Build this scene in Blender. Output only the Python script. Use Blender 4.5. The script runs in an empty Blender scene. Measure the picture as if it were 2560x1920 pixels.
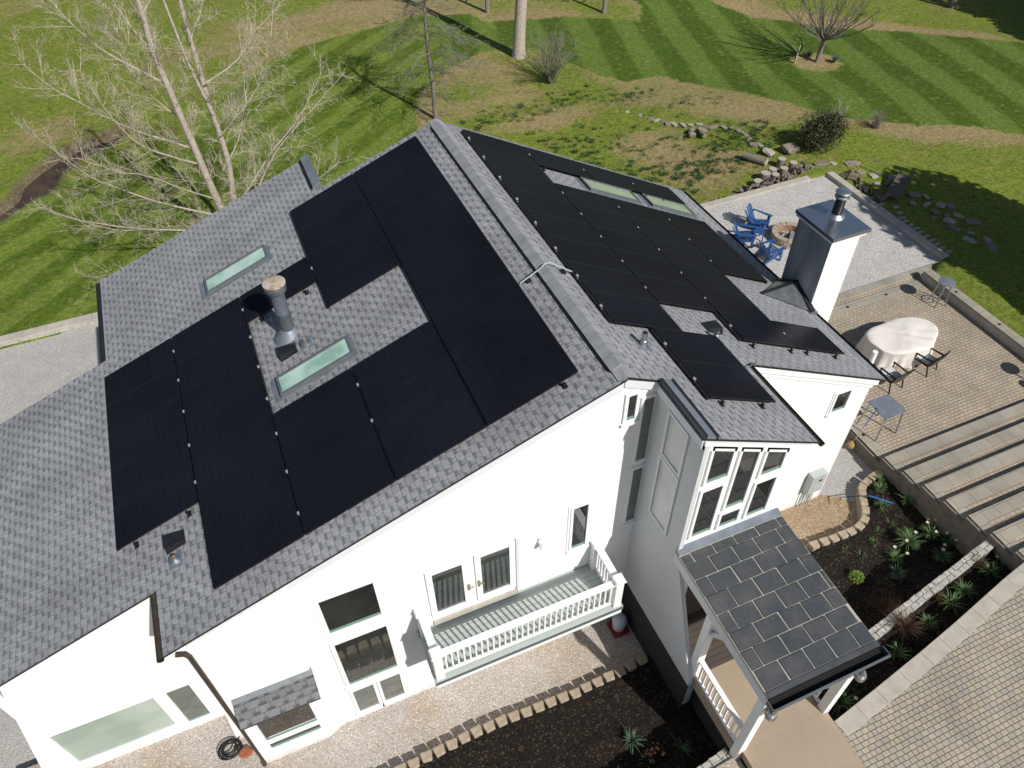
import bpy, bmesh, math, random
from mathutils import Vector, Matrix
import numpy as np
random.seed(7); rnd = random.random
def U(a, b): return a + (b - a) * rnd()
sc = bpy.context.scene
COL = sc.collection
PI = math.pi
R = math.radians
# ------------------------------------------------------------------ materials
MATS = {}
class NT:
    def __init__(s, name):
        s.m = bpy.data.materials.new(name); s.m.use_nodes = True
        s.t = s.m.node_tree; s.t.nodes.clear()
        s.out = s.n('ShaderNodeOutputMaterial'); s.b = s.n('ShaderNodeBsdfPrincipled')
        s.l(s.b.outputs[0], s.out.inputs[0]); s.co = s.n('ShaderNodeTexCoord').outputs['Object']
        MATS[name] = s.m
    def n(s, t, **k):
        o = s.t.nodes.new(t)
        for a, v in k.items(): setattr(o, a, v)
        return o
    def l(s, a, b): s.t.links.new(a, b)
    def val(s, node, **k):
        for a, v in k.items(): node.inputs[a.replace('_', ' ')].default_value = v
        return node
    def noise(s, scale, detail=4, rough=.6, vec=None, dist=0):
        o = s.n('ShaderNodeTexNoise'); s.l(vec or s.co, o.inputs['Vector'])
        o.inputs['Scale'].default_value = scale; o.inputs['Detail'].default_value = detail
        o.inputs['Roughness'].default_value = rough; o.inputs['Distortion'].default_value = dist
        return o.outputs[0]
    def voro(s, scale, feature='F1', out='Distance', vec=None, rand=1):
        o = s.n('ShaderNodeTexVoronoi', feature=feature); s.l(vec or s.co, o.inputs['Vector'])
        o.inputs['Scale'].default_value = scale; o.inputs['Randomness'].default_value = rand
        return o.outputs[out]
    def ramp(s, fac, stops, interp='LINEAR'):
        o = s.n('ShaderNodeValToRGB'); s.l(fac, o.inputs[0]); cr = o.color_ramp; cr.interpolation = interp
        while len(cr.elements) < len(stops): cr.elements.new(.5)
        for e, (p, c) in zip(cr.elements, stops):
            e.position = p; e.color = (c, c, c, 1) if not isinstance(c, tuple) else (*c, 1)
        return o.outputs[0]
    def mix(s, fac, a, b, mode='MIX'):
        o = s.n('ShaderNodeMix', data_type='RGBA', blend_type=mode)
        for v, i in ((fac, 0), (a, 6), (b, 7)):
            if isinstance(v, tuple): o.inputs[i].default_value = (*v, 1)
            elif isinstance(v, (int, float)): o.inputs[i].default_value = v
            else: s.l(v, o.inputs[i])
        return o.outputs[2]
    def math(s, op, a, b=None, clamp=False):
        o = s.n('ShaderNodeMath', operation=op); o.use_clamp = clamp
        for v, i in ((a, 0), (b, 1)):
            if v is None: continue
            if isinstance(v, (int, float)): o.inputs[i].default_value = v
            else: s.l(v, o.inputs[i])
        return o.outputs[0]
    def mapv(s, vec=None, loc=(0, 0, 0), rot=(0, 0, 0), scale=(1, 1, 1)):
        o = s.n('ShaderNodeMapping'); s.l(vec or s.co, o.inputs[0])
        o.inputs[1].default_value = loc; o.inputs[2].default_value = rot; o.inputs[3].default_value = scale
        return o.outputs[0]
    def swz(s, order, k=(1, 1, 1)):
        a = s.n('ShaderNodeSeparateXYZ'); s.l(s.co, a.inputs[0]); c = s.n('ShaderNodeCombineXYZ')
        for i, o in enumerate(order):
            if o is None: continue
            s.l(s.math('MULTIPLY', a.outputs[o], k[i]), c.inputs[i])
        return c.outputs[0]
    def bump(s, h, dist=.01, strength=1.):
        o = s.n('ShaderNodeBump'); s.l(h, o.inputs['Height']); o.inputs['Distance'].default_value = dist
        o.inputs['Strength'].default_value = strength; s.l(o.outputs[0], s.b.inputs['Normal'])
    def base(s, c):
        if isinstance(c, tuple): s.b.inputs['Base Color'].default_value = (*c, 1)
        else: s.l(c, s.b.inputs['Base Color'])
    def fin(s, rough=.8, metal=0, spec=.5):
        s.b.inputs['Roughness'].default_value = rough; s.b.inputs['Metallic'].default_value = metal
        s.b.inputs['Specular IOR Level'].default_value = spec
        return s.m
def simple(name, c, var=.15, scale=6, rough=.8, metal=0, spec=.4, bump=0, bscale=None, detail=5):
    s = NT(name); n = s.noise(scale, detail)
    lo = tuple(x * (1 - var) for x in c); hi = tuple(min(1, x * (1 + var)) for x in c)
    s.base(s.ramp(n, [(.3, lo), (.7, hi)]))
    if bump: s.bump(s.noise(bscale or scale * 4, 5), bump)
    return s.fin(rough, metal, spec)
W = (.84, .835, .82)
s = NT('glass_grey_reflect'); s.base(s.ramp(s.noise(1.2, 2), [(.3, (.38, .395, .40)), (.7, (.5, .51, .51))])); s.fin(.15, 0, .5)  # pale grey reflection put into the pane colour
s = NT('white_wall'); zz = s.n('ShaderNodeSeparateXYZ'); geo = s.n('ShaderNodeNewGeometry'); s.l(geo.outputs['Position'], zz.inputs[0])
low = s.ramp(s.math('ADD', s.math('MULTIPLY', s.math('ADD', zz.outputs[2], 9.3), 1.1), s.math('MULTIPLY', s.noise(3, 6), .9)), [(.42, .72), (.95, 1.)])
strk = s.ramp(s.noise(1.2, 7, .65, vec=s.mapv(scale=(2.6, 2.6, .16))), [(.34, .955), (.55, 1.)])
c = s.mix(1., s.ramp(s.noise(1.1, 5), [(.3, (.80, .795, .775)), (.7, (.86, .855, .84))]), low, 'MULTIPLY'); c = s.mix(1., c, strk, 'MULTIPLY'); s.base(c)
s.bump(s.math('ADD', s.noise(70, 4), s.math('MULTIPLY', s.noise(5, 3), 1.5)), .006); s.fin(.88, 0, .2)
simple('white_trim', (.82, .82, .82), .01, 3, .45, spec=.4)
simple('trim_pale', (.68, .68, .71), .01, 3, .5)
simple('trim_grey', (.62, .63, .66), .03, 4, .5)
simple('white_wall_shade', (.55, .56, .57), .03, 1.5, .8)  # white wall on its shaded side, the shade put into the colour
simple('dark_edge', (.02, .021, .025), .2, 8, .5)
simple('brown_gutter', (.05, .04, .032), .2, 6, .4)
simple('galv', (.42, .45, .47), .25, 5, .38, .9)
simple('galv_paint', (.14, .155, .165), .15, 7, .5, .2)
simple('steel_blue', (.19, .215, .25), .2, 3, .5, .25)
simple('chimney_cap_steel', (.55, .58, .62), .06, 2, .28, .95)
simple('black_metal', (.015, .015, .018), .3, 8, .4)
simple('pipe_grey', (.095, .11, .125), .2, 5, .55, .0)
simple('conduit_bright', (.50, .53, .55), .05, 5, .4, .3)
simple('rust', (.34, .17, .08), .5, 7, .9)
s = NT('rust_cap'); s.base(s.ramp(s.noise(3.2, 6), [(.34, (.28, .18, .11)), (.42, (.40, .33, .26)), (.6, (.46, .41, .36))])); s.fin(.8)
simple('brass', (.42, .36, .24), .1, 8, .35, .8)
simple('panel_frame', (.012, .012, .014), .1, 8, .35, .3)
simple('clamp', (.7, .7, .7), .05, 8, .3, .6)
simple('chalk', (.40, .37, .29), .3, 30, .9)
simple('step_wall_shade', (.17, .15, .125), .25, 5, .95, bump=.004, bscale=30)  # wall face darkened in colour for the shade it stands in
simple('concrete_cap', (.42, .39, .34), .16, 2.4, .9, bump=.003, bscale=40)
simple('kerb_stone', (.42, .385, .33), .14, 3, .9, bump=.004, bscale=30)
simple('edging_block', (.37, .30, .22), .25, 9, .95, bump=.012, bscale=22)
simple('wall_stone', (.42, .40, .36), .3, 8, .95, bump=.02, bscale=18)
simple('rock', (.24, .20, .16), .4, 7, .95, bump=.03, bscale=12)
simple('rock_pale', (.37, .335, .28), .25, 6, .95, bump=.02, bscale=14)
simple('log_bark', (.20, .17, .14), .45, 14, .95, bump=.02, bscale=25)
simple('log_end', (.40, .36, .30), .2, 12, .9)
simple('wood_grey', (.12, .10, .085), .4, 20, .9, bump=.01)
simple('firewood', (.16, .13, .115), .55, 9, .95, bump=.02, bscale=20)
simple('bark_pale', (.40, .345, .285), .3, 9, .9, bump=.01, bscale=30)
simple('bark_twig', (.43, .375, .29), .2, 3, .9)
simple('bark_grey', (.20, .175, .15), .35, 9, .9, bump=.012, bscale=24)
simple('bark_green', (.17, .17, .12), .3, 9, .9)
simple('bark_dark', (.10, .085, .07), .35, 9, .9, bump=.01, bscale=24)
simple('blade_green', (.10, .17, .06), .35, 5, .6)
simple('blade_blue', (.085, .15, .085), .3, 5, .6)
simple('blade_bright', (.17, .27, .05), .3, 8, .6)
simple('tuft', (.035, .085, .018), .35, 5, .7)
simple('bush_leaf', (.045, .05, .018), .5, 3, .6)
simple('evergreen', (.02, .035, .012), .5, 3, .7)
simple('dry_stem', (.13, .075, .045), .3, 5, .9)
simple('petal', (.75, .72, .5), .1, 5, .6)
simple('cloth_cover', (.70, .655, .61), .03, 2, .85, spec=.2)
simple('cloth_seat', (.55, .55, .54), .04, 3, .85)
simple('sling_brown', (.12, .105, .09), .1, 20, .7)
simple('blue_plastic', (.022, .075, .22), .12, 4, .42, spec=.5)
simple('blue_handle', (.02, .12, .42), .05, 4, .35)
simple('straw_brush', (.36, .23, .10), .35, 30, .95, bump=.01)
simple('wood_handle', (.42, .33, .22), .15, 8, .7)
simple('terracotta', (.30, .10, .045), .25, 9, .85)
simple('red_plastic', (.25, .02, .015), .1, 4, .4)
simple('white_plastic', (.6, .62, .66), .05, 4, .4)
simple('rubber', (.012, .012, .012), .2, 8, .5)
simple('meter_grey', (.40, .44, .42), .04, 3, .5)
simple('fire_ring', (.36, .30, .235), .2, 9, .95, bump=.012, bscale=20)
simple('fire_ring_in', (.32, .19, .11), .4, 6, .95, bump=.012, bscale=20)
simple('ash', (.25, .235, .22), .5, 12, .95, bump=.02)
simple('water', (.065, .045, .028), .3, 1.2, .35, spec=.25)
simple('lantern_glass', (.55, .55, .52), .1, 9, .3)
simple('void', (.01, .01, .01), 0, 3, .9)
simple('found_shadow', (.025, .025, .025), .2, 4, .9)  # near-black colour stands in for the shadow below bay and porch
s = NT('concrete_tan'); s.base(s.mix(.35, s.ramp(s.noise(1.1, 6), [(.3, (.33, .25, .175)), (.7, (.42, .32, .23))]), s.ramp(s.noise(55, 3), [(.3, (.26, .2, .14)), (.7, (.42, .33, .25))]))); s.bump(s.noise(120, 3), .002); s.fin(.85)
s = NT('glass_dark'); s.base(s.ramp(s.noise(.8, 2), [(.35, (.012, .014, .013)), (.7, (.035, .038, .034))])); s.fin(.03, 0, 1.0); s.b.inputs['IOR'].default_value = 1.62
s = NT('glass_sky_pale'); s.base(s.ramp(s.noise(.6, 2), [(.35, (.27, .34, .29)), (.5, (.36, .43, .37)), (.68, (.45, .50, .45))])); s.fin(.06, 0, .8)  # pale green sky reflection held in the base colour
s = NT('glass_mid'); s.base(s.ramp(s.noise(2.2, 4), [(.3, (.09, .10, .09)), (.7, (.17, .18, .16))])); s.fin(.06, 0, .8)
s = NT('glass_sky_mint'); s.base(s.ramp(s.noise(1.6, 1), [(.38, (.27, .44, .36)), (.5, (.40, .58, .48)), (.62, (.50, .66, .57))])); s.fin(.08, 0, .6)  # frosted skylight, sky reflection painted as a mint base colour
s = NT('glass_sky_sage'); s.base(s.ramp(s.noise(1.4, 2), [(.3, (.26, .35, .24)), (.7, (.36, .43, .33))])); s.fin(.1, 0, .6)  # right skylights, reflected sky mixed into the frosted pane's colour
s = NT('sash_green'); s.base((.16, .24, .20)); s.fin(.4)
# solar face: near-black with faint cell grid
s = NT('panel_face')
br = s.n('ShaderNodeTexBrick', offset=0, squash=1); s.l(s.mapv(scale=(1, 1, 1)), br.inputs[0])
s.val(br, Scale=1, Mortar_Size=.004, Mortar_Smooth=.6, Brick_Width=.163, Row_Height=.083)
br.inputs['Color1'].default_value = (.0085, .009, .0135, 1); br.inputs['Color2'].default_value = (.0095, .010, .0145, 1); br.inputs['Mortar'].default_value = (.017, .018, .024, 1)
sp = s.ramp(s.voro(42), [(.0, .035), (.07, 0.)])
s.base(s.mix(1., br.outputs[0], s.ramp(s.noise(.35, 4, vec=s.n('ShaderNodeNewGeometry').outputs['Position']), [(.3, (.85, .85, .85)), (.7, (1.35, 1.38, 1.5))]), 'MULTIPLY')); s.fin(.3, 0, .5); s.b.inputs['IOR'].default_value = 1.07
# shingles, slope coordinates: along ridge = y, down slope = x
def shingle(name, kx, c1, c2, dark, order=(1, 0, None), ks=None):
    s = NT(name); v = s.swz(order, ks or (1, kx, 1))
    wob = s.n('ShaderNodeVectorMath', operation='ADD'); s.l(v, wob.inputs[0])
    b = s.n('ShaderNodeTexBrick', offset=.5, offset_frequency=2); s.l(v, b.inputs[0])
    s.val(b, Scale=1, Mortar_Size=.006, Mortar_Smooth=.3, Bias=0., Brick_Width=.31, Row_Height=.145)
    b.inputs['Color1'].default_value = (*c1, 1); b.inputs['Color2'].default_value = (*c2, 1); b.inputs['Mortar'].default_value = (*dark, 1)
    sep = s.n('ShaderNodeSeparateXYZ'); s.l(v, sep.inputs[0])
    row = s.math('DIVIDE', sep.outputs[1], .145); fr = s.math('FRACT', row); ri = s.math('FLOOR', row)
    sh = s.math('ADD', s.math('MULTIPLY', ri, .5), s.math('MULTIPLY', s.math('SINE', s.math('MULTIPLY', ri, 12.9)), .16))
    wn = s.n('ShaderNodeTexNoise'); wn.inputs['Scale'].default_value = 3.1; s.l(v, wn.inputs['Vector'])
    uu = s.math('FRACT', s.math('ADD', s.math('ADD', s.math('DIVIDE', sep.outputs[0], .30), sh), s.math('MULTIPLY', wn.outputs[0], .9)))
    tab = s.ramp(uu, [(0., 0.), (.04, 1.), (.44, 1.), (.50, 0.)])
    band = s.ramp(fr, [(0., .9), (.34, 1.), (.44, .12), (1., .0)])
    m = s.math('MULTIPLY', s.math('MULTIPLY', tab, band), s.ramp(s.noise(1.7, 5, vec=v), [(.3, .62), (.7, .9)]))  # dark dashes paint the shadow along the tab cutouts
    c = s.mix(m, b.outputs[0], dark)
    c = s.mix(.4, c, s.ramp(s.noise(9, 3, vec=v), [(.3, .36), (.7, .64)]), 'OVERLAY')
    c = s.mix(.35, c, s.ramp(s.noise(120, 2, vec=v), [(.3, .3), (.7, .75)]), 'OVERLAY')
    c = s.mix(.6, c, s.ramp(s.noise(.5, 5, vec=v), [(.3, .4), (.7, .62)]), 'OVERLAY'); c = s.mix(.55, c, s.ramp(s.noise(1., 5, vec=s.mapv(v, scale=(1.6, .22, 1))), [(.35, .40), (.6, .56)]), 'OVERLAY')
    s.base(c); s.bump(s.math('ADD', s.math('MULTIPLY', fr, .4), s.math('MULTIPLY', tab, -.6)), .012, .8); s.fin(.95, 0, .25)
shingle('shingle_left', 1 / math.cos(R(20.34)), (.265, .27, .283), (.295, .30, .312), (.11, .115, .123))
shingle('shingle_right', 1 / math.cos(R(27.14)), (.25, .255, .267), (.28, .285, .296), (.11, .115, .123))
shingle('shingle_awning', 1, (.15, .15, .158), (.19, .19, .198), (.06, .06, .066), order=(0, 1, None), ks=(1, 1.3, 1))
simple('ridge_vent', (.29, .295, .31), .2, 3, .9, bump=.004, bscale=120)
# pavers
def paver(name, bw, rh, c1, c2, mortar, ms=.008, rot=0, dist=.02):
    s = NT(name); v0 = s.mapv(rot=(0, 0, rot))
    dn = s.n('ShaderNodeTexNoise'); s.l(v0, dn.inputs['Vector']); dn.inputs['Scale'].default_value = 3.5
    vm = s.n('ShaderNodeVectorMath', operation='MULTIPLY_ADD'); s.l(dn.outputs[1], vm.inputs[0]); vm.inputs[1].default_value = (dist, dist, 0); s.l(v0, vm.inputs[2])
    v = vm.outputs[0]
    b = s.n('ShaderNodeTexBrick', offset=.5, offset_frequency=2, squash=.72, squash_frequency=3); s.l(v, b.inputs[0])
    s.val(b, Scale=1, Mortar_Size=ms, Mortar_Smooth=.5, Bias=0., Brick_Width=bw, Row_Height=rh)
    b.inputs['Color1'].default_value = (*c1, 1); b.inputs['Color2'].default_value = (*c2, 1); b.inputs['Mortar'].default_value = (*mortar, 1)
    c = s.mix(.6, b.outputs[0], s.ramp(s.noise(.8, 7, .65), [(.3, .34), (.7, .64)]), 'OVERLAY')
    c = s.mix(.35, c, s.ramp(s.noise(70, 3), [(.3, .3), (.7, .8)]), 'OVERLAY')
    s.base(c); s.bump(s.math('SUBTRACT', 1., b.outputs[1]), .008); s.fin(.92, 0, .25)
paver('paver', .18, .112, (.41, .335, .24), (.33, .285, .235), (.07, .058, .045), .0075)
paver('paver_drive', .172, .108, (.40, .345, .26), (.32, .295, .255), (.07, .058, .046), .008)
paver('cap_slab', .62, .36, (.33, .298, .243), (.285, .262, .22), (.14, .12, .10), .006, 0, .005)
# gravels
def gravel(name, ca, cb, cc, scale=34, warm=None):
    s = NT(name)
    cell = s.voro(scale, out='Color'); d = s.voro(scale)
    g = s.n('ShaderNodeSeparateColor'); s.l(cell, g.inputs[0])
    c = s.ramp(g.outputs[0], [(0., cb), (.45, ca), (.86, ca), (.95, cc)])
    c = s.mix(.75, c, s.ramp(d, [(.12, 1.), (.55, .58)]), 'MULTIPLY')
    if warm: c = s.mix(s.ramp(s.noise(.55, 4), [(.45, 0.), (.62, .75)]), c, warm, 'MULTIPLY')
    c = s.mix(.3, c, s.ramp(s.noise(1.3, 5), [(.3, .38), (.7, .62)]), 'OVERLAY')
    s.base(c); s.bump(s.math('SUBTRACT', 1., d), .02, .9); s.fin(.95, 0, .2)
gravel('gravel_house', (.68, .61, .55), (.44, .38, .33), (.95, .93, .9), 44, (.92, .82, .68))
gravel('gravel_tan', (.47, .35, .225), (.32, .22, .13), (.62, .52, .40), 30)
gravel('gravel_pit', (.68, .65, .61), (.44, .42, .39), (.84, .82, .79), 30)
gravel('gravel_side', (.62, .59, .55), (.44, .42, .39), (.78, .76, .73), 42)
gravel('mulch', (.024, .018, .014), (.009, .008, .007), (.085, .062, .043), 26)
# slate
s = NT('slate')
s.base(s.mix(.4, s.ramp(s.noise(1.6, 3), [(.3, (.036, .050, .060)), (.5, (.062, .066, .072)), (.7, (.105, .10, .10))]), s.ramp(s.noise(9, 6), [(.3, (.036, .043, .05)), (.7, (.078, .078, .08))]))); s.bump(s.noise(12, 6), .006); s.fin(.55, 0, .4)
simple('slate_joint', (.40, .39, .33), .2, 30, .95)
s = NT('deck_pale'); v = s.swz((0, 1, None))
b = s.n('ShaderNodeTexBrick', offset=.0); s.l(v, b.inputs[0]); s.val(b, Scale=1, Mortar_Size=.004, Mortar_Smooth=.1, Brick_Width=40., Row_Height=.14)
b.inputs['Color1'].default_value = (.40, .44, .42, 1); b.inputs['Color2'].default_value = (.36, .40, .38, 1); b.inputs['Mortar'].default_value = (.10, .12, .12, 1)
s.base(b.outputs[0]); s.fin(.7)
s = NT('deck_dark'); v = s.swz((0, 1, None))
b = s.n('ShaderNodeTexBrick', offset=.0); s.l(v, b.inputs[0]); s.val(b, Scale=1, Mortar_Size=.006, Mortar_Smooth=.1, Brick_Width=40., Row_Height=.14)
b.inputs['Color1'].default_value = (.085, .065, .05, 1); b.inputs['Color2'].default_value = (.07, .055, .042, 1); b.inputs['Mortar'].default_value = (.01, .01, .01, 1)
s.base(b.outputs[0]); s.fin(.8)
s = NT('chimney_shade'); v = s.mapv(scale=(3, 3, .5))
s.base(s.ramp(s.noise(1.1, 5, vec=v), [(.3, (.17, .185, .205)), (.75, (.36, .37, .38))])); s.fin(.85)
s = NT('ring_in'); s.base((.2, .1, .05)); s.fin(.9)

# ------------------------------------------------------------------ mesh helpers
class MB:
    def __init__(s): s.v = []; s.f = []; s.mi = []; s.m = 0
    def add(s, vs, fs):
        o = len(s.v); s.v += [tuple(x) for x in vs]; s.f += [tuple(i + o for i in f) for f in fs]; s.mi += [s.m] * len(fs); return s
    def hexa(s, p): return s.add(p, [(0, 3, 2, 1), (4, 5, 6, 7), (0, 1, 5, 4), (1, 2, 6, 5), (2, 3, 7, 6), (3, 0, 4, 7)])
    def box(s, x0, x1, y0, y1, z0, z1):
        return s.hexa([(x0, y0, z0), (x1, y0, z0), (x1, y1, z0), (x0, y1, z0), (x0, y0, z1), (x1, y0, z1), (x1, y1, z1), (x0, y1, z1)])
    def prism(s, poly, a, b, ax='z'):
        # poly 2D extruded between a and b along ax (functions allowed)
        n = len(poly)
        def P(q, h):
            h = h(q) if callable(h) else h
            return {'z': (q[0], q[1], h), 'y': (q[0], h, q[1]), 'x': (h, q[0], q[1])}[ax]
        vs = [P(q, a) for q in poly] + [P(q, b) for q in poly]
        return s.add(vs, [tuple(range(n))[::-1], tuple(range(n, 2 * n))] + [(i, (i + 1) % n, n + (i + 1) % n, n + i) for i in range(n)])
    def bar(s, p, q, w, h=None, up=(0, 0, 1)):
        p, q = Vector(p), Vector(q); d = (q - p).normalized(); up = Vector(up)
        if abs(d.dot(up)) > .98: up = Vector((1, 0, 0))
        x = d.cross(up).normalized() * w / 2; y = x.cross(d).normalized() * (h or w) / 2
        return s.hexa([p - x - y, p + x - y, p + x + y, p - x + y, q - x - y, q + x - y, q + x + y, q - x + y])
    def tube(s, pts, rad, n=8, cap=True):
        pts = [Vector(p) for p in pts]; k = len(pts)
        if not hasattr(rad, '__len__'): rad = [rad] * k
        o = len(s.v); ref = None
        for i, p in enumerate(pts):
            d = (pts[min(i + 1, k - 1)] - pts[max(i - 1, 0)]).normalized()
            if ref is None:
                ref = d.cross(Vector((0, 0, 1)) if abs(d.z) < .9 else Vector((1, 0, 0))).normalized()
            x = (ref - d * ref.dot(d)).normalized(); ref = x; y = d.cross(x)
            for j in range(n):
                a = 2 * PI * j / n; s.v.append(tuple(p + (x * math.cos(a) + y * math.sin(a)) * rad[i]))
        nf = 0
        for i in range(k - 1):
            for j in range(n):
                s.f.append((o + i * n + j, o + i * n + (j + 1) % n, o + (i + 1) * n + (j + 1) % n, o + (i + 1) * n + j)); nf += 1
        if cap:
            s.f.append(tuple(o + j for j in range(n))[::-1]); s.f.append(tuple(o + (k - 1) * n + j for j in range(n))); nf += 2
        s.mi += [s.m] * nf; return s
    def lathe(s, c, prof, n=24):
        c = Vector(c); return s.tube([c + Vector((0, 0, z)) for r, z in prof], [r for r, z in prof], n) if False else s._lathe(c, prof, n)
    def _lathe(s, c, prof, n):
        o = len(s.v)
        for r, z in prof:
            for j in range(n):
                a = 2 * PI * j / n; s.v.append((c.x + r * math.cos(a), c.y + r * math.sin(a), c.z + z))
        k = len(prof); nf = 0
        for i in range(k - 1):
            for j in range(n):
                s.f.append((o + i * n + j, o + i * n + (j + 1) % n, o + (i + 1) * n + (j + 1) % n, o + (i + 1) * n + j)); nf += 1
        s.f.append(tuple(o + j for j in range(n))[::-1]); s.f.append(tuple(o + (k - 1) * n + j for j in range(n))); s.mi += [s.m] * (nf + 2); return s
    def ring(s, c, r0, r1, z0, z1, n=32, jit=0):
        c = Vector(c); o = len(s.v)
        for j in range(n):
            a = 2 * PI * j / n
            for r, z in ((r1, z0), (r1, z1), (r0, z1), (r0, z0)):
                s.v.append((c.x + r * math.cos(a), c.y + r * math.sin(a), z))
        for j in range(n):
            k = (j + 1) % n
            for q in range(4): s.f.append((o + 4 * j + q, o + 4 * k + q, o + 4 * k + (q + 1) % 4, o + 4 * j + (q + 1) % 4)); s.mi.append(s.m)
        return s
    def build(s, name, mats, parent=None, smooth=False, bevel=0, **tags):
        me = bpy.data.meshes.new(name)
        off = Vector((0, 0, 0)); q = parent
        while q is not None: off += q.location; q = q.parent
        loc = tags.pop('loc', None)
        if loc is not None: off = off + (Vector(loc) - off if parent is None else Vector(loc))
        me.from_pydata([tuple(Vector(v) - off) for v in s.v], [], s.f)
        if isinstance(mats, str): mats = [mats]
        for m in mats: me.materials.append(MATS[m])
        me.polygons.foreach_set('material_index', s.mi)
        if smooth: me.polygons.foreach_set('use_smooth', [True] * len(me.polygons))
        me.update(); me.validate()
        bm = bmesh.new(); bm.from_mesh(me); bmesh.ops.recalc_face_normals(bm, faces=bm.faces)
        if smooth:
            for e in bm.edges:
                if len(e.link_faces) == 2 and e.calc_face_angle(0) > .7: e.smooth = False
        bm.to_mesh(me); bm.free()
        o = bpy.data.objects.new(name, me); COL.objects.link(o)
        if parent is not None: o.parent = parent
        if loc is not None: o.location = loc
        if bevel:
            b = o.modifiers.new('b', 'BEVEL'); b.width = bevel; b.segments = 2; b.limit_method = 'ANGLE'
        if tags: tag(o, **tags)
        return o
def tag(o, label=None, cat=None, group=None, kind=None):
    if label: o['label'] = label
    if cat: o['category'] = cat
    if group: o['group'] = group
    if kind: o['kind'] = kind
    return o
def thing(name, label, cat, loc=(0, 0, 0), group=None):
    o = bpy.data.objects.new(name, None); COL.objects.link(o); o.location = loc; o.empty_display_size = .2
    return tag(o, label, cat, group)
def dup(o, loc=None, rz=None, label=None, parent=None):
    c = o.copy(); COL.objects.link(c)
    if parent is not None: c.parent = parent
    for ch in list(o.children): dup(ch, parent=c)
    if loc is not None: c.location = loc
    if rz is not None: c.rotation_euler = (c.rotation_euler[0], c.rotation_euler[1], rz)
    if label: c['label'] = label
    return c
def place(o, loc, rz=0, sc_=None):
    o.location = loc; o.rotation_euler = (0, 0, rz)
    if sc_: o.scale = sc_ if hasattr(sc_, '__len__') else (sc_,) * 3
TL, TR = R(20.342), R(27.145)
tl, tr = math.tan(TL), math.tan(TR)
def zl(x): return x * tl
def zr(x): return -x * tr
PZ = -8.62      # patio level
DZ = -7.30      # drive level

# ------------------------------------------------------------------ terrain
def S(t): return np.clip(t, 0, 1) ** 2 * (3 - 2 * np.clip(t, 0, 1))
def Hgt(x, y): return -9.5 + S((x - 11.5) / 7.5) * (.93 + .32 * S((0 - y) / 3)) * (1 - .7 * S((y - 7) / 14))
def H(x, y): return float(Hgt(np.array(float(x)), np.array(float(y))))
def axis(a, b, c, d, st): # fine between b and c
    fine = list(np.arange(b, c, st)); g = []; x = b; k = st
    while x > a: k *= 1.5; x -= k; g.append(x)
    h = []; x = fine[-1]; k = st
    while x < d: k *= 1.5; x += k; h.append(x)
    return np.array(g[::-1] + fine + h)
xs = axis(-900, -26, 52, 1200, .27); ys = axis(-500, -16, 58, 1500, .27)
X, Y = np.meshgrid(xs, ys)
def sdist(poly, X, Y):
    P = np.array(poly, float); n = len(P); ins = np.zeros(X.shape, bool); d = np.full(X.shape, 1e9)
    for i in range(n):
        a, b = P[i], P[(i + 1) % n]; ab = b - a
        t = np.clip(((X - a[0]) * ab[0] + (Y - a[1]) * ab[1]) / (ab @ ab + 1e-12), 0, 1)
        d = np.minimum(d, np.hypot(X - a[0] - t * ab[0], Y - a[1] - t * ab[1]))
        c = ((a[1] > Y) != (b[1] > Y)) & (X < (b[0] - a[0]) * (Y - a[1]) / (b[1] - a[1] + 1e-12) + a[0]); ins ^= c
    return np.where(ins, d, -d)
rng = np.random.RandomState(3)
def lownoise(X, Y, sc, seed):
    r = np.random.RandomState(seed); out = np.zeros(X.shape)
    for k in range(9):
        a = r.rand() * 6.28; f = sc * (.6 + r.rand()); out += np.sin((X * math.cos(a) + Y * math.sin(a)) * f + r.rand() * 6.28)
    return out / 4.
Z = Hgt(X, Y) + .05 * lownoise(X, Y, .9, 1) * S((np.hypot(X - 4, Y + 2) - 14) / 6)
stream = [(-40, 8), (-25, 14.5), (-15.44, 19.47), (-14.52, 20.51), (-13.48, 21.25), (-13.05, 22.82), (-12.07, 23.9), (-10.65, 24.68), (-9.9, 25.6), (-10.3, 26.1), (-11.09, 25.44), (-12.66, 24.88), (-13.86, 23.52), (-14.64, 22.41), (-14.82, 21.24), (-15.6, 20.3), (-25, 15.8), (-40, 9.5)]
ds = sdist(stream, X, Y); Z -= .5 * S((ds + .35) / .7)
# hollow under everything that is built
holes = [[(-13.6, -30), (10.1, -30), (10.1, -4), (8.6, 6.2), (8.6, 1.9), (-9.2, 3.3), (-9.5, .5), (-13.6, .5)], [(9.0, -5), (9.0, 6.1), (19.3, 6.1), (19.3, -.95), (17.65, -1.1), (17.65, -40), (9.5, -40)]]
for hp in holes:
    Z = np.where(sdist(hp, X, Y) > .15, -10.2, Z)
Z = np.where((X < -9.4) & (Y < 9.9) & (Y > -60) & (X > -60), np.minimum(Z, -10.2 + 0 * Z), Z)
mowL = [(-13.6, 21.2), (-12, 21.9), (-10, 22.6), (-7.7, 22.4), (-4.5, 27.1), (-1.9, 30.7), (.6, 32.4), (3.5, 33), (9.1, 34), (12.3, 32.8), (12.7, 31), (12.76, 26.84), (10.5, 26.9), (8.2, 25.7), (6.8, 24.5), (5.65, 23.2), (4.6, 20.7), (3, 15), (5, 5), (5, -20), (-60, -20), (-60, 5), (-30, 10.5), (-20, 15)]
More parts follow.
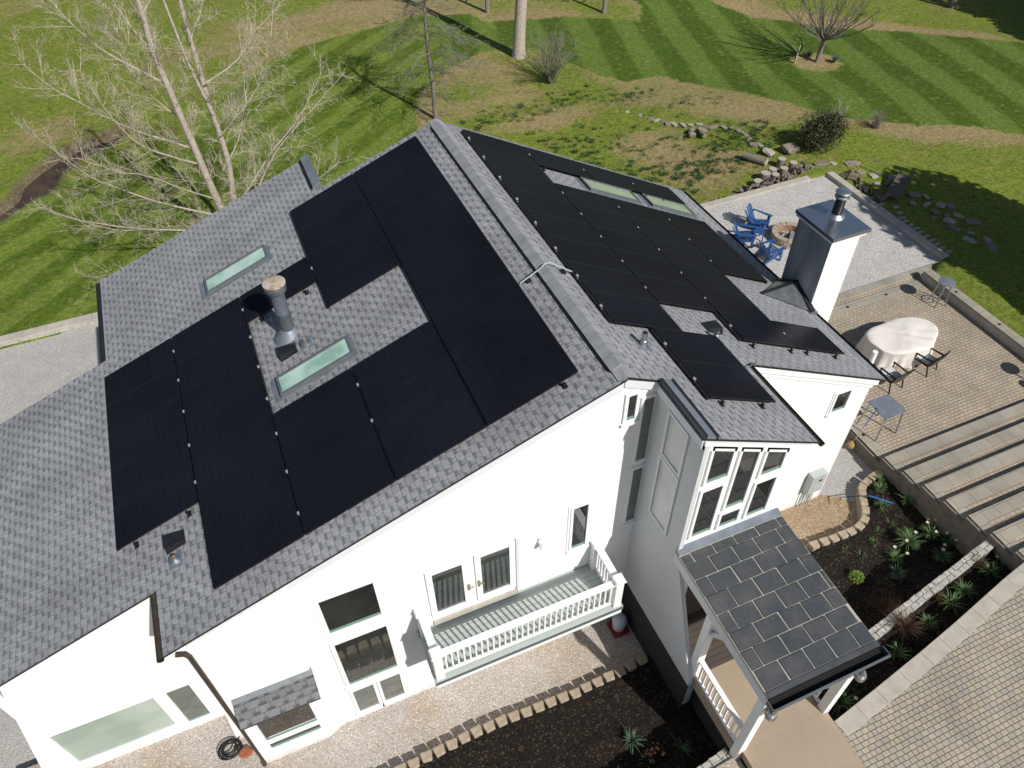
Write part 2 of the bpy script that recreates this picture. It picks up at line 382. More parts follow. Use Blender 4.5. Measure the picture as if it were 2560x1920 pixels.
mowR = [(12.8, 27), (12.9, 31.2), (14.4, 30.6), (17.4, 29.2), (21.3, 26.6), (22.6, 28.5), (22.4, 45), (26, 48), (29, 38), (27.3, 29), (27.06, 26.76), (28.3, 24), (30.5, 21.3), (32.4, 19.7), (34.9, 18.2), (36.5, 16.2), (39, 13.4), (48, 6), (60, -5), (40, -8), (33, 2), (29.7, 5.2), (28.3, 6.8), (26.4, 7.75), (24.8, 9.1), (22.9, 10.7), (21.9, 13.4), (20.8, 15.2), (19, 17.8), (18.3, 19.1), (16.4, 19.5), (15.6, 20.8), (14.6, 24)]
dm = np.maximum(sdist(mowL, X, Y), sdist(mowR, X, Y)); dm = np.minimum(dm, np.hypot(X - 27.1, Y - 16.7) - 1.35)
mow = np.clip(.5 + dm / 3., 0, 1)
# straw-dry weighting
dry = .31 + .15 * lownoise(X, Y, .35, 5) + .1 * lownoise(X, Y, .9, 6)
edgeband = np.exp(-(np.abs(dm) / 1.1) ** 2); dry = dry + .36 * edgeband * (X > -3)
def blob(cx, cy, rx, ry, amt, a=0.):
    global dry
    ca, sa = math.cos(a), math.sin(a); u = ((X - cx) * ca + (Y - cy) * sa) / rx; v = (-(X - cx) * sa + (Y - cy) * ca) / ry
    dry = dry + amt * np.exp(-(u * u + v * v))
for b_ in [(10.5, 24.4, 3.2, 1.9, .45), (8, 20.5, 3.5, 1.6, .35), (12, 17.5, 3.5, 1.2, .3), (9.5, 17.6, 2.5, .8, .35), (16.5, 16.8, 2.2, 1.4, .35, -.7), (19.5, 13.2, 3, 1.4, .45, -.8), (14, 12.5, 4.5, 1.7, .5, -.9), (15.4, 9.2, 2.2, 1.1, .4), (27.1, 16.7, 1.6, 1.2, .5), (26, 7, 3.5, .9, .3, -.5), (28.6, 26.5, 2.4, 2, .5), (31, 22, 3, 1.1, .45, -.7), (36, 17.5, 4, .9, .4, -.7), (15.5, 31, 4, 2.2, .35), (-15, 27, 4, 2.2, .35), (-3, 34, 5, 1.5, .3), (12, 38, 9, 3, .4), (3, 36, 6, 2, .35), (-8, 31, 3, 1.6, .2), (-19, 22, 4, 1.5, .4, .8), (20.5, 30, 2.2, 2, .15), (22, 5, 1.5, 3, -.25), (8.5, 13.2, 2.6, 2.6, -.45), (11.5, 15.3, 2.5, 1.2, -.5), (14.2, 15.2, 2.5, .8, -.3), (18.5, 9.8, 1.5, 1.5, -.3), (20, 3.5, 2, 3, -.2), (25, 4, 4, 2, -.1)]:
    blob(*b_)
nv = X.size; nx, ny = len(xs), len(ys)
co = np.stack([X, Y, Z], -1).reshape(-1, 3)
idx = np.arange(nv).reshape(ny, nx); F = np.stack([idx[:-1, :-1], idx[:-1, 1:], idx[1:, 1:], idx[1:, :-1]], -1).reshape(-1, 4)
me = bpy.data.meshes.new('lawn'); me.vertices.add(nv); me.vertices.foreach_set('co', co.ravel())
me.loops.add(F.size); me.loops.foreach_set('vertex_index', F.ravel().astype(np.int32)); me.polygons.add(len(F))
me.polygons.foreach_set('loop_start', (np.arange(len(F)) * 4).astype(np.int32)); me.polygons.foreach_set('loop_total', np.full(len(F), 4, np.int32))
me.polygons.foreach_set('use_smooth', [True] * len(F)); me.update()
for nm, arr in (('mow', mow), ('dry', dry), ('side', (X < 9 + .0 * Y).astype(float)), ('bank', np.clip((ds + .75) / .8, 0, 1))):
    at = me.attributes.new(nm, 'FLOAT', 'POINT'); at.data.foreach_set('value', arr.ravel().astype(np.float32))
lawn = bpy.data.objects.new('lawn', me); COL.objects.link(lawn); lawn['kind'] = 'structure'
s = NT('lawn_mat')
def at(n): o = s.n('ShaderNodeAttribute', attribute_name=n); return o.outputs['Fac']
n1 = s.noise(1.3, 8, .65); n2 = s.noise(7, 6, .7); n3 = s.noise(45, 3, .7); n0 = s.noise(.25, 4)
warp = s.math('MULTIPLY', s.math('SUBTRACT', n1, .5), .9)
warp2 = s.math('MULTIPLY', s.math('SUBTRACT', n2, .5), .7)
mk = s.ramp(s.math('ADD', s.math('ADD', at('mow'), s.math('MULTIPLY', warp, .45)), s.math('MULTIPLY', warp2, .4)), [(.46, 0.), (.54, 1.)])
def stripes(ang, period, off=0.):
    dp = s.n('ShaderNodeVectorMath', operation='DOT_PRODUCT'); s.l(s.co, dp.inputs[0]); dp.inputs[1].default_value = (math.cos(ang), math.sin(ang), 0)
    u = s.math('ADD', dp.outputs['Value'], s.math('MULTIPLY', s.math('SUBTRACT', n0, .5), .6))
    w = s.math('SINE', s.math('MULTIPLY', u, 2 * PI / period))
    return s.ramp(s.math('ADD', s.math('MULTIPLY', w, .5), .5), [(.35, 0.), (.65, 1.)])
stR = stripes(-.27, 2.9, 0.); stL = stripes(-.857, 1.9, 0.)
st = s.mix(at('side'), stR, stL)
mixn = s.ramp(n2, [(.3, 0.), (.7, 1.)])
gdark = s.mix(mixn, (.058, .112, .011), (.095, .158, .017)); glite = s.mix(mixn, (.125, .20, .028), (.20, .27, .055))
gm = s.mix(s.math('MULTIPLY', st, .95), gdark, glite); gm = s.mix(s.mix(at('side'), (1., 1., 1.), (0., 0., 0.)), gm, s.mix(1., gm, (.76, .84, .85), 'MULTIPLY'))
gm = s.mix(s.math('MULTIPLY', s.ramp(n1, [(.35, .0), (.72, .6)]), s.math('ADD', s.math('MULTIPLY', at('side'), .6), .4)), gm, (.19, .225, .022))
gm = s.mix(s.ramp(s.noise(3, 6), [(.56, 0.), (.66, .6)]), gm, (.26, .23, .09))
# rough ground
dk = s.math('ADD', s.math('ADD', at('dry'), s.math('MULTIPLY', warp, .9)), warp2)
straw = s.mix(mixn, (.30, .225, .10), (.56, .44, .24)); straw = s.mix(s.ramp(n3, [(.35, .5), (.65, 0.)]), straw, (.16, .11, .05)); straw = s.mix(s.ramp(n2, [(.5, 0.), (.62, .55)]), straw, (.13, .14, .03))
rg = s.mix(mixn, (.115, .17, .017), (.25, .295, .05)); rg = s.mix(s.ramp(s.noise(2.2, 7, .7), [(.54, 0.), (.64, .55)]), rg, (.045, .105, .014))
rg = s.mix(s.ramp(s.noise(.7, 8, .7), [(.54, 0.), (.64, .5)]), rg, (.22, .16, .08)); rg = s.mix(s.ramp(s.noise(1.1, 8, .75, dist=.4), [(.52, 0.), (.6, .6)]), rg, (.26, .24, .06))
rough = s.mix(s.ramp(dk, [(.44, 0.), (.62, .65), (.86, 1.)]), rg, straw)
c = s.mix(mk, rough, gm)
c = s.mix(1., c, s.ramp(n3, [(.32, .42), (.68, 1.38)]), 'MULTIPLY')
c = s.mix(1., c, s.ramp(s.noise(18, 5, .8), [(.35, .62), (.65, 1.28)]), 'MULTIPLY')
c = s.mix(1., c, s.ramp(s.noise(5, 4, .7), [(.35, .72), (.65, 1.22)]), 'MULTIPLY')

c = s.mix(s.ramp(at('bank'), [(.2, 0.), (.75, 1.)]), c, s.mix(mixn, (.20, .165, .10), (.06, .048, .03)))
s.base(c); s.bump(s.math('ADD', s.math('MULTIPLY', n2, .7), s.math('MULTIPLY', n3, .3)), .07, .8); s.fin(.95, 0, .15)
me.materials.append(s.m)
def sheet(name, poly, z, mat, kind='structure', th=.0):
    mb = MB()
    if th: mb.prism(poly, z - th, z)
    else: mb.add([(x, y, z) for x, y in poly], [tuple(range(len(poly)))])
    return mb.build(name, mat, kind=kind)
def bumpy(name, poly, zf, mat, step=.09, amp=.03, kind='structure', seed=1, label=None, cat=None):
    P = np.array(poly); x = np.arange(P[:, 0].min() - .1, P[:, 0].max() + .1, step); y = np.arange(P[:, 1].min() - .1, P[:, 1].max() + .1, step)
    A, B = np.meshgrid(x, y); d = sdist(poly, A, B); r = np.random.RandomState(seed)
    Zb = zf(A, B) + amp * (lownoise(A, B, 2.5, seed) * .6 + lownoise(A, B, 9, seed + 1) * .35 + r.randn(*A.shape) * .3)
    mb = MB(); keep = d > -step * .9; ix = -np.ones(A.shape, int); mb.v = []
    for i in range(A.shape[0]):
        for j in range(A.shape[1]):
            if keep[i, j]: ix[i, j] = len(mb.v); mb.v.append((A[i, j], B[i, j], float(Zb[i, j])))
    for i in range(A.shape[0] - 1):
        for j in range(A.shape[1] - 1):
            q = (ix[i, j], ix[i, j + 1], ix[i + 1, j + 1], ix[i + 1, j])
            if min(q) >= 0: mb.f.append(q); mb.mi.append(0)
    return mb.build(name, mat, smooth=True, kind=kind)
sheet('stream_water', [(-40, 7.9), (-25, 14.5), (-15.4, 19.3), (-14.2, 20.6), (-13.2, 21.3), (-12.8, 22.9), (-11.9, 24.1), (-10.2, 25.0), (-10.1, 25.7), (-11.1, 25.4), (-12.7, 24.7), (-13.9, 23.4), (-14.7, 22.2), (-15.1, 21.1), (-15.6, 20.4), (-25, 15.9), (-40, 9.6)], -9.80, 'water')
# gravels and beds
sheet('gravel_strip', [(-14, -10.3), (.95, -10.3), (.95, -8), (-8, -8), (-8, -6.5), (-14, -6.5)], -9.2, 'gravel_house')
sheet('side_gravel', [(.95, -9.2), (10.1, -9.2), (10.1, 3.5), (7, 3.5), (7, -7), (.95, -7)], -9.15, 'gravel_side')
sheet('tan_gravel', [(.95, -9.1), (7.1, -9.1), (7.9, -9.05), (8.35, -8.8), (8.75, -8.2), (8.2, -7.7), (7.6, -7.35), (.95, -7.35)], -9.146, 'gravel_tan')
sheet('left_path', [(-60, -60), (-12.9, -60), (-12.9, -7.4), (-9.2, -7.4), (-9.2, 10.0), (-60, 10.0)], -9.5, 'gravel_side')
bumpy('mulch_bed', [(-9.5, -13.4), (1.0, -12.9), (1.0, -10.12), (-9.5, -10.14)], lambda a, b: -8.97 + .05 * S((-10.6 - b) / 2), 'mulch', amp=.045, seed=4)
bumpy('mulch_bed', [(.8, -9.15), (7.8, -9.2), (8.5, -9.0), (8.9, -8.3), (9.3, -7.95), (10.12, -7.85), (10.12, -11.3), (5.3, -12.05), (.8, -12.5)], lambda a, b: -8.92 + .14 * S((-9.4 - b) / 2.4), 'mulch', amp=.05, seed=8)
bumpy('mulch_bed', [(3.1, -12.5), (5.4, -12.15), (10.1, -11.3), (10.1, -12.1), (8.4, -12.45), (5.9, -12.93), (3.1, -13.4)], lambda a, b: -7.9 + 0 * a, 'mulch', amp=.03, seed=12)
# patio, steps, drive
sheet('patio', [(10.1, -7.58), (17.45, -7.58), (17.45, -1.30), (10.1, -1.30)], PZ, 'paver', th=.6)
sheet('patio_strip', [(9.2, -1.29), (17.75, -1.29), (17.75, -.76), (9.2, -.76)], PZ - .03, 'paver', th=.5)
sheet('patio_border', [(9.9, -1.66), (17.45, -1.66), (17.45, -1.30), (9.9, -1.30)], PZ + .006, 'cap_slab', th=.05)
sheet('patio_border', [(10.1, -7.58), (10.42, -7.58), (10.42, -4.0), (10.1, -4.0)], PZ + .006, 'cap_slab', th=.05)
sheet('patio_border', [(9.2, -1.07), (19.6, -1.07), (19.6, -.75), (9.2, -.75)], PZ + .02, 'cap_slab', th=.4)
sheet('fire_terrace', [(8.3, -.745), (19.1, -.745), (19.1, 6.2), (8.3, 6.2)], PZ - .04, 'gravel_pit', th=.3)
for k in range(7):
    y0 = -7.58 - .705 * k; z = PZ + .188 * (k + 1)
    y1 = y0 - .705 if k < 6 else -40
    if k < 6:
        MB().box(10.1, 17.7, y1 - .02, y0, z - .19 - .5, z).build('garden_step', 'paver', kind='structure')
        MB().box(10.1, 17.72, y0 - .36, y0 + .004, z - .188, z + .006).build('step_edge', 'cap_slab', kind='structure')
        MB().box(10.098, 10.40, y1 - .01, y0 - .362, z - .03, z + .006).build('step_edge', 'cap_slab', kind='structure')
kerb = [(10.12, -12.09), (9.2, -12.25), (8.42, -12.41), (7.2, -12.66), (5.92, -12.9), (4.4, -13.16), (3.12, -13.37)]
drv = kerb[::-1]
sheet('driveway', [(3.12, -13.9), (3.12, -13.37)] + drv[1:] + [(10.1, -11.82), (30, -11.82), (30, -40), (3.12, -40)], DZ, 'paver_drive')
MB().box(10.1, 20, -12.2, -11.81, DZ - .5, DZ + .006).build('step_edge', 'cap_slab', kind='structure')
mb = MB()
for a, b in zip(kerb[:-1], kerb[1:]):
    A_, B_ = Vector((*a, 0)), Vector((*b, 0)); d = (B_ - A_).normalized(); nrm = Vector((d.y, -d.x, 0))
    if nrm.y > 0: nrm = -nrm
    L_ = (B_ - A_).length; n_ = max(1, round(L_ / .62))
    for i in range(n_):
        p = A_ + d * (L_ * i / n_ + .004); q = A_ + d * (L_ * (i + 1) / n_ - .004); w = nrm * .37
        z0, z1 = DZ - .9, DZ + .012
        mb.hexa([(p.x, p.y, z0), (q.x, q.y, z0), (q.x + w.x, q.y + w.y, z0), (p.x + w.x, p.y + w.y, z0), (p.x, p.y, z1), (q.x, q.y, z1), (q.x + w.x, q.y + w.y, z1), (p.x + w.x, p.y + w.y, z1)])
mb.build('drive_kerb', 'kerb_stone', kind='structure', bevel=.008)
# side wall of patio/steps (one thing)
rw = thing('retaining_wall', 'stepped grey retaining wall holding the patio stairs beside the mulch bed', 'wall', (10.0, -9.5, -9.2))
MB().prism([(-7.58, -9.4), (-1.2, -9.4), (-1.2, PZ - .05), (-7.58, PZ - .05)], 10.02, 10.097, 'x').build('wall_face', 'step_wall_shade', rw)
mb = MB()
for k in range(7):
    y0 = -7.58 - .705 * k; y1 = y0 - .705 if k < 6 else y0 - .35
    mb.box(10.02, 10.096, y1, y0, -9.4, PZ + .188 * (k + 1) - .035)
mb.build('wall_face', 'step_wall_shade', rw)
pw = thing('patio_wall', 'low cast wall with a pale cap along the right edge of the patio', 'wall', (17.6, -5, PZ))
MB().box(17.47, 17.72, -14, -1.30, PZ - .5, -8.3).build('wall_face', 'kerb_stone', pw)
MB().box(17.44, 17.8, -14, -1.30, -8.3, -8.22).build('coping', 'cap_slab', pw, bevel=.01)
mb = MB()
for x, y, z in [(15.66, -1.5, PZ + .014), (13.9, -1.5, PZ + .014), (10.28, -6.55, PZ + .014), (17.6, -2.73, -8.216), (17.62, -4.67, -8.216)]:
    lt = MB().lathe((x, y, z), [(.05, -.005), (.05, .01), (.03, .022)], 12).build('paver_light', 'black_metal', loc=(x, y, z), label='small round dark recessed light set in a pale paving border', cat='paver light', group='recessed lights in the patio edges')
# firepit terrace kerbs
fk = thing('terrace_kerb', 'long straight concrete kerb on the far side of the fire pit gravel', 'kerb', (15, 6.7, -9))
MB().box(8.3, 19.42, 6.13, 6.45, -9.6, -8.60).build('kerb_run', 'kerb_stone', fk, bevel=.01)
fk = thing('terrace_kerb', 'concrete kerb along the grassy right side of the fire pit gravel', 'kerb', (19.8, 3, -9))
MB().box(19.07, 19.40, -.745, 6.125, -9.6, -8.48).build('kerb_run', 'kerb_stone', fk, bevel=.01)
lw = thing('garden_wall', 'low pale block wall between the lawn and the gravel path at the left', 'wall', (-14, 10.2, -9.5))
mb = MB(); x = -40
while x < -10: mb.box(x, x + .6, 10.02, 10.32, -9.9, -9.36); x += .61
mb.build('wall_face', 'wall_stone', lw, bevel=.01)
mb = MB(); x = -40
while x < -10: mb.box(x, x + .8, 10.0, 10.42, -9.36, -9.28); x += .806
mb.build('coping', 'concrete_cap', lw, bevel=.01)

# ------------------------------------------------------------------ house
house = thing('white_house', 'white rendered house with grey shingle roofs carrying black solar panels', 'house', (0, -3, -9.2))
WY = -8.45
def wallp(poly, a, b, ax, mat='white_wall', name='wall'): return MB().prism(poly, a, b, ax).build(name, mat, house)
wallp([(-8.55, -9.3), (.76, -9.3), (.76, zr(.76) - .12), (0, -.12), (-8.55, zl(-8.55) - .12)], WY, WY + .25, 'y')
wallp([(WY + .25, -9.3), (-7.1, -9.3), (-7.1, zl(-8.55) - .12), (WY + .25, zl(-8.55) - .12)], -8.55, -8.35, 'x')
wallp([(-13.25, -9.3), (-8.56, -9.3), (-8.56, zl(-8.56) - .14), (-12.25, zl(-12.25) - .12)], -7.1, -6.9, 'y')
wallp([(-7.6 + .2, -9.3), (1.7, -9.3), (1.7, zr(7.7) - .1), (-7.4, zr(7.7) - .1)], 7.7, 7.9, 'x')
wallp([(3.0, -9.3), (7.9, -9.3), (7.9, zr(7.9) - .1), (3.0, zr(3.0) - .12)], -7.6, -7.4, 'y')
wallp([(-9.3, -9.6), (7.7, -9.6), (7.7, zr(7.7) - .15), (0, -.15), (-9.3, zl(-9.3) - .15)], 1.5, 1.7, 'y')
wallp([(-9.3, -9.6), (-3.5, -9.6), (-3.5, zl(-3.5) - .15), (-9.3, zl(-9.3) - .15)], 3.3, 3.45, 'y')
wallp([(.4, -9.6), (3.3, -9.6), (3.3, zl(-9.3) - .15), (.4, zl(-9.3) - .15)], -9.3, -9.1, 'x')
wallp([(-13.2, -9.6), (-9.3, -9.6), (-9.3, zl(-9.3) - .15), (-12.3, zl(-12.3) - .15)], -.1, .0, 'y')
wallp([(-6.9, -9.6), (-.1, -9.6), (-.1, zl(-12.3) - .15), (-6.9, zl(-12.3) - .15)], -12.7, -12.5, 'x')
wallp([(1.7, -9.6), (3.3, -9.6), (3.3, zl(-3.5) - .15), (1.7, zl(-3.5) - .15)], -3.6, -3.5, 'x')
# shallow projecting panel at the left end of the gable, splayed at its right edge
MB().hexa([(-8.552, WY - .16, -9.28), (-7.06, WY - .16, -9.28), (-6.69, WY + .01, -9.28), (-8.552, WY + .01, -9.28), (-8.552, WY - .09, zl(-8.55) - .17), (-6.68, WY - .09, zl(-6.68) - .17), (-6.53, WY + .01, zl(-6.53) - .17), (-8.552, WY + .01, zl(-8.55) - .17)]).build('wall_panel', 'white_wall', house)
# entrance bay
BY = -10.0
def roofR(q): return zr(q[0]) - .12
wallp([(.84, -7.45), (3.2, -7.45), (3.2, zr(3.2) - .12), (.84, zr(.84) - .12)], BY, BY + .2, 'y')
wallp([(WY - .005, -7.5), (-11.42, -7.5), (-11.42, -7.36), (-10.06, -4.0), (-10.06, -.6), (WY - .005, -.6)], .74, .84, 'x', 'white_wall_shade')
wallp([(BY + .2, -9.2), (-7.6, -9.2), (-7.6, zr(3.2) - .2), (BY + .2, zr(3.2) - .2)], 3.0, 3.2, 'x')
MB().box(.80, 3.15, -11.36, -8.46, -9.4, -7.5).build('foundation', 'found_shadow', house)
# rake fascia boards
mb = MB(); mb.prism([(-8.55, zl(-8.55) - .36), (0, -.36 / math.cos(TL)), (0, -.10), (-8.55, zl(-8.55) - .10)], WY - .035, WY, 'y')
mb.prism([(0.0, -.30), (.76, zr(.76) - .30), (.76, zr(.76) - .10), (0, -.10)], WY - .06, WY, 'y'); mb.build('fascia', 'trim_pale', house)
MB().prism([(-12.25, zl(-12.25) - .32), (-8.56, zl(-8.56) - .32), (-8.56, zl(-8.56) - .10), (-12.25, zl(-12.25) - .10)], -7.14, -7.1, 'y').build('fascia', 'white_trim', house)
MB().prism([(.74, zr(.74) - .34), (3.42, zr(3.42) - .34), (3.42, zr(3.42) - .12), (.74, zr(.74) - .12)], BY - .045, BY, 'y').build('fascia', 'white_trim', house)
mb = MB(); mb.prism([(3.55, zr(3.55) - .26), (8.1, zr(8.1) - .26), (8.1, zr(8.1) - .10), (3.55, zr(3.55) - .10)], -7.68, -7.6, 'y')
mb.prism([(3.55, zr(3.55) - .40), (8.0, zr(8.0) - .40), (8.0, zr(8.0) - .27), (3.55, zr(3.55) - .27)], -7.64, -7.6, 'y'); mb.build('fascia', 'white_trim', house)
MB().prism([(BY, zr(.74) - .32), (WY, zr(.74) - .32), (WY, zr(.74) - .12), (BY, zr(.74) - .12)], .70, .74, 'x').build('fascia', 'trim_grey', house)
# roofs
polyL = [(0, -8.58), (-8.93, -8.58), (-8.93, -7.2), (-12.85, -7.2), (-12.85, .15), (-9.58, .15), (-9.58, 3.62), (-3.38, 3.62), (-3.38, 1.87), (0, 1.87)]
polyR = [(0, -8.55), (.72, -8.55), (.72, -10.06), (3.5, -10.06), (3.5, -7.72), (8.25, -7.72), (8.25, 1.87), (0, 1.87)]
def roofmesh(poly, f, mat):
    me_ = MB(); n = len(poly)
    me_.add([(x, y, f(x)) for x, y in poly], [tuple(range(n))]); me_.m = 1
    me_.add([(x, y, f(x)) for x, y in poly] + [(x, y, f(x) - .055) for x, y in poly], [(i, (i + 1) % n, n + (i + 1) % n, n + i) for i in range(n)] + [tuple(range(n, 2 * n))])
    return me_
def roof_shingle_mesh(poly, f, name, mat):
    return roofmesh(poly, f, mat).build(name, [mat, 'dark_edge'], house)
rfL = roof_shingle_mesh(polyL, zl, 'roof', 'shingle_left'); rfR = roof_shingle_mesh(polyR, zr, 'roof', 'shingle_right')
# ridge vent: run of overlapping caps with dark edges
mb = MB(); y = 1.62
while y > -8.2:
    y1 = y - .30; b = .05
    for sg, t in ((-1, tl), (1, tr)):
        w = .19 if sg < 0 else .215
        p = [(0, y, .084), (0, y1, .090), (sg * w, y1, -w * t + b + .005), (sg * w, y, -w * t + b)]
        mb.m = 0; mb.add(p, [(0, 1, 2, 3)]); mb.m = 1
        mb.add([(sg * w, y1, -w * t + b), (sg * w, y, -w * t + b), (sg * w * 1.0, y, -w * t - .012), (sg * w * 1.0, y1, -w * t - .012)], [(0, 1, 2, 3)])
    y = y1
mb.m = 0; mb.add([(-.19, y, -.02), (0, y, .095), (.215, y, -.06), (0, y, -.0)], [(0, 1, 2, 3)])
rv = mb.build('ridge_vent', ['ridge_vent', 'void'], rfR)
for sg, t in ((-1, tl), (1, tr)):
    x_ = sg * (.20 if sg < 0 else .225); ww = .022 if sg < 0 else .01
    MB().box(x_ - ww, x_ + ww, -8.22, 1.62, -abs(x_) * t - .01, -abs(x_) * t + .022).build('vent_slot', 'void', rv)
mb = MB()
for k in range(2): pass
mb = MB(); mb.add([(0, -8.24, .03), (0, -8.56, .02), (-.17, -8.56, -.045), (-.17, -8.24, -.035), (.19, -8.56, -.08), (.19, -8.24, -.065)], [(0, 1, 2, 3), (0, 5, 4, 1)]); mb.build('ridge_cap', 'ridge_vent', rfR)
mb = MB(); mb.add([(0, 1.6, .03), (0, 1.89, .02), (-.17, 1.89, -.045), (-.17, 1.6, -.035), (.19, 1.89, -.08), (.19, 1.6, -.065)], [(0, 3, 2, 1), (0, 1, 4, 5)])
mb.build('ridge_cap', 'ridge_vent', rfR)
# step flashing board at the far left step
mb = MB(); mb.prism([(-3.47, zl(-3.47) + .10), (-3.24, zl(-3.24) + .10), (-3.24, zl(-3.24) - .5), (-3.47, zl(-3.47) - .05)], 2.02, 3.6, 'y'); mb.build('step_cap', 'steel_blue', rfL)
MB().tube([(-3.5, y_, zl(-3.5) + .05 + .015 * math.sin(y_ * 9)) for y_ in np.linspace(2.0, 3.55, 18)], .022, 6).build('cable', 'rubber', rfL, smooth=True)
# bay edge flashing and gutters
mb = MB(); mb.hexa([(.73, -10.05, zr(.73) + .015), (.95, -10.05, zr(.95) + .015), (.95, -8.56, zr(.95) + .015), (.73, -8.56, zr(.73) + .015), (.73, -10.05, zr(.73) + .05), (.95, -10.05, zr(.95) + .05), (.95, -8.56, zr(.95) + .05), (.73, -8.56, zr(.73) + .05)])
mb.build('flashing', 'steel_blue', rfR)
mb = MB()
for x in (.71, .96): mb.box(x - .025, x + .025, -10.06, -8.57, zr(x) - .02, zr(x) + .075)
mb.build('flashing_edge', 'dark_edge', rfR)
def gutter(x, y0, y1, z, mat, sg, name='gutter', par=None):
    mb = MB(); n = 7; pr = [(sg * (.065 + .065 * math.cos(a)), -.065 * math.sin(a)) for a in np.linspace(0, PI, n)]
    for i in range(n - 1):
        a, b = pr[i], pr[i + 1]; mb.add([(x + a[0], y0, z + a[1]), (x + b[0], y0, z + b[1]), (x + b[0], y1, z + b[1]), (x + a[0], y1, z + a[1])], [(0, 1, 2, 3)])
    for yy in (y0, y1): mb.add([(x + a, yy, z + b) for a, b in pr], [tuple(range(n))])
    return mb.build(name, mat, par or house)
gutter(-8.92, -8.62, -7.22, zl(-8.93) - .03, 'brown_gutter', -1)
gutter(-9.58, .15, 3.6, zl(-9.58) - .03, 'dark_edge', -1)
gutter(3.5, -10.12, -7.74, zr(3.5) - .04, 'brown_gutter', 1)
gutter(8.25, -7.7, 1.85, zr(8.25) - .04, 'dark_edge', 1)
gutter(-12.85, -7.2, .12, zl(-12.85) - .03, 'brown_gutter', -1)
MB().tube([(-8.75, -8.56, zl(-8.9) - .12), (-8.62, -8.56, zl(-8.9) - .2), (-8.58, -8.56, zl(-8.9) - .32), (-8.59, -8.56, -9.0), (-8.6, -8.66, -9.14)], .052, 8).build('downspout', 'brown_gutter', house, smooth=True)
MB().tube([(8.2, -7.55, zr(8.2) - .15), (8.02, -7.52, zr(8.2) - .4), (7.97, -7.5, -9.1)], .045, 8).build('downspout', 'white_trim', house, smooth=True)
# low sloped wing beside corner
MB().prism([(-8.5, -9.3), (-9.12, -9.3), (-8.93, -7.0), (-8.85, -6.3), (-8.5, -6.3)], -7.8, -7.14, 'y').build('wing_wall', 'white_wall', house)

def window(x0, x1, z0, z1, y=WY, fr=.07, pane='glass_dark', proud=.045, sill=True, ztop=None, mull=None, sash=True, trim=0, name='window'):
    """window on a wall facing -y; ztop(x) gives a sloping head"""
    zt = (lambda x: z1) if ztop is None else ztop
    mb = MB(); yo = y - proud
    mb.box(x0 - fr, x0, yo, y, z0 - fr, z0); mb.box(x0, x1, yo, y, z0 - fr, z0); mb.box(x1, x1 + fr, yo, y, z0 - fr, z0)
    def side(a, b, lo=z0):
        mb.hexa([(a, yo, lo), (b, yo, lo), (b, y, lo), (a, y, lo), (a, yo, zt(a)), (b, yo, zt(b)), (b, y, zt(b)), (a, y, zt(a))])
    side(x0 - fr, x0); side(x1, x1 + fr)
    a, b = x0 - fr, x1 + fr
    mb.hexa([(a, yo, zt(a)), (b, yo, zt(b)), (b, y, zt(b)), (a, y, zt(a)), (a, yo, zt(a) + fr), (b, yo, zt(b) + fr), (b, y, zt(b) + fr), (a, y, zt(a) + fr)])
    if trim:
        t = trim; c = .022
        mb.box(x0 - fr - t, x0 - fr, y - c, y, z0 - fr - t, z1 + fr + t); mb.box(x1 + fr, x1 + fr + t, y - c, y, z0 - fr - t, z1 + fr + t)
        mb.box(x0 - fr, x1 + fr, y - c, y, z1 + fr, z1 + fr + t); mb.box(x0 - fr, x1 + fr, y - c, y, z0 - fr - t, z0 - fr)
    if mull:
        for m_ in mull: mb.box(m_ - .035, m_ + .035, yo - .004, y, z0, z1)
    w = mb.build(name, 'white_trim', house)
    pm = MB(); yp = y - .006
    pm.hexa([(x0, yp, z0), (x1, yp, z0), (x1, y, z0), (x0, y, z0), (x0, yp, zt(x0)), (x1, yp, zt(x1)), (x1, y, zt(x1)), (x0, y, zt(x0))]); pm.build('pane', pane, w)
    if sash: MB().hexa([(x0, yp - .02, z0), (x1, yp - .02, z0), (x1, yp - .001, z0), (x0, yp - .001, z0), (x0, yp - .008, z0 + .07), (x1, yp - .008, z0 + .07), (x1, yp - .001, z0 + .07), (x0, yp - .001, z0 + .07)]).build('sash', 'sash_green', w)
    if sill: MB().box(x0 - fr - .03, x1 + fr + .03, yo - .035, y, z0 - fr - .045, z0 - fr - .002).build('sill', 'white_trim', w)
    return w
window(-6.2, -5.14, -4.83, -3.56, fr=.09, trim=.07)
window(-6.22, -5.12, -7.3, -5.34, fr=.09)
window(-6.23, -5.76, -8.86, -7.68, fr=.07, pane='glass_mid', sash=False); window(-5.6, -5.13, -8.86, -7.68, fr=.07, pane='glass_mid', sash=False)
window(-.84, -.5, -5.14, -3.6, fr=.06, trim=.05, pane='glass_dark')
window(.14, .31, -1.3, -.62, fr=.07)
window(.49, .73, -2.7, -.85, fr=.06, pane='glass_mid', sill=False, sash=False); window(.49, .73, -4.86, -2.98, fr=.06, pane='glass_mid', sash=False)
window(-12.36, -10.26, -8.7, -7.1, y=-7.1, fr=.07, pane='glass_sky_pale', sash=False); window(-10.0, -9.51, -8.78, -7.11, y=-7.1, fr=.06, pane='glass_mid')
window(-8.27, -7.14, -8.05, -6.6, y=WY - .14, fr=.07); window(-8.27, -7.14, -8.50, -8.22, y=WY - .15, fr=.055, sill=False)
window(6.86, 7.28, -4.95, -4.27, y=-7.6, fr=.06, trim=.05)
st_ = lambda x: -.27 - tr * x
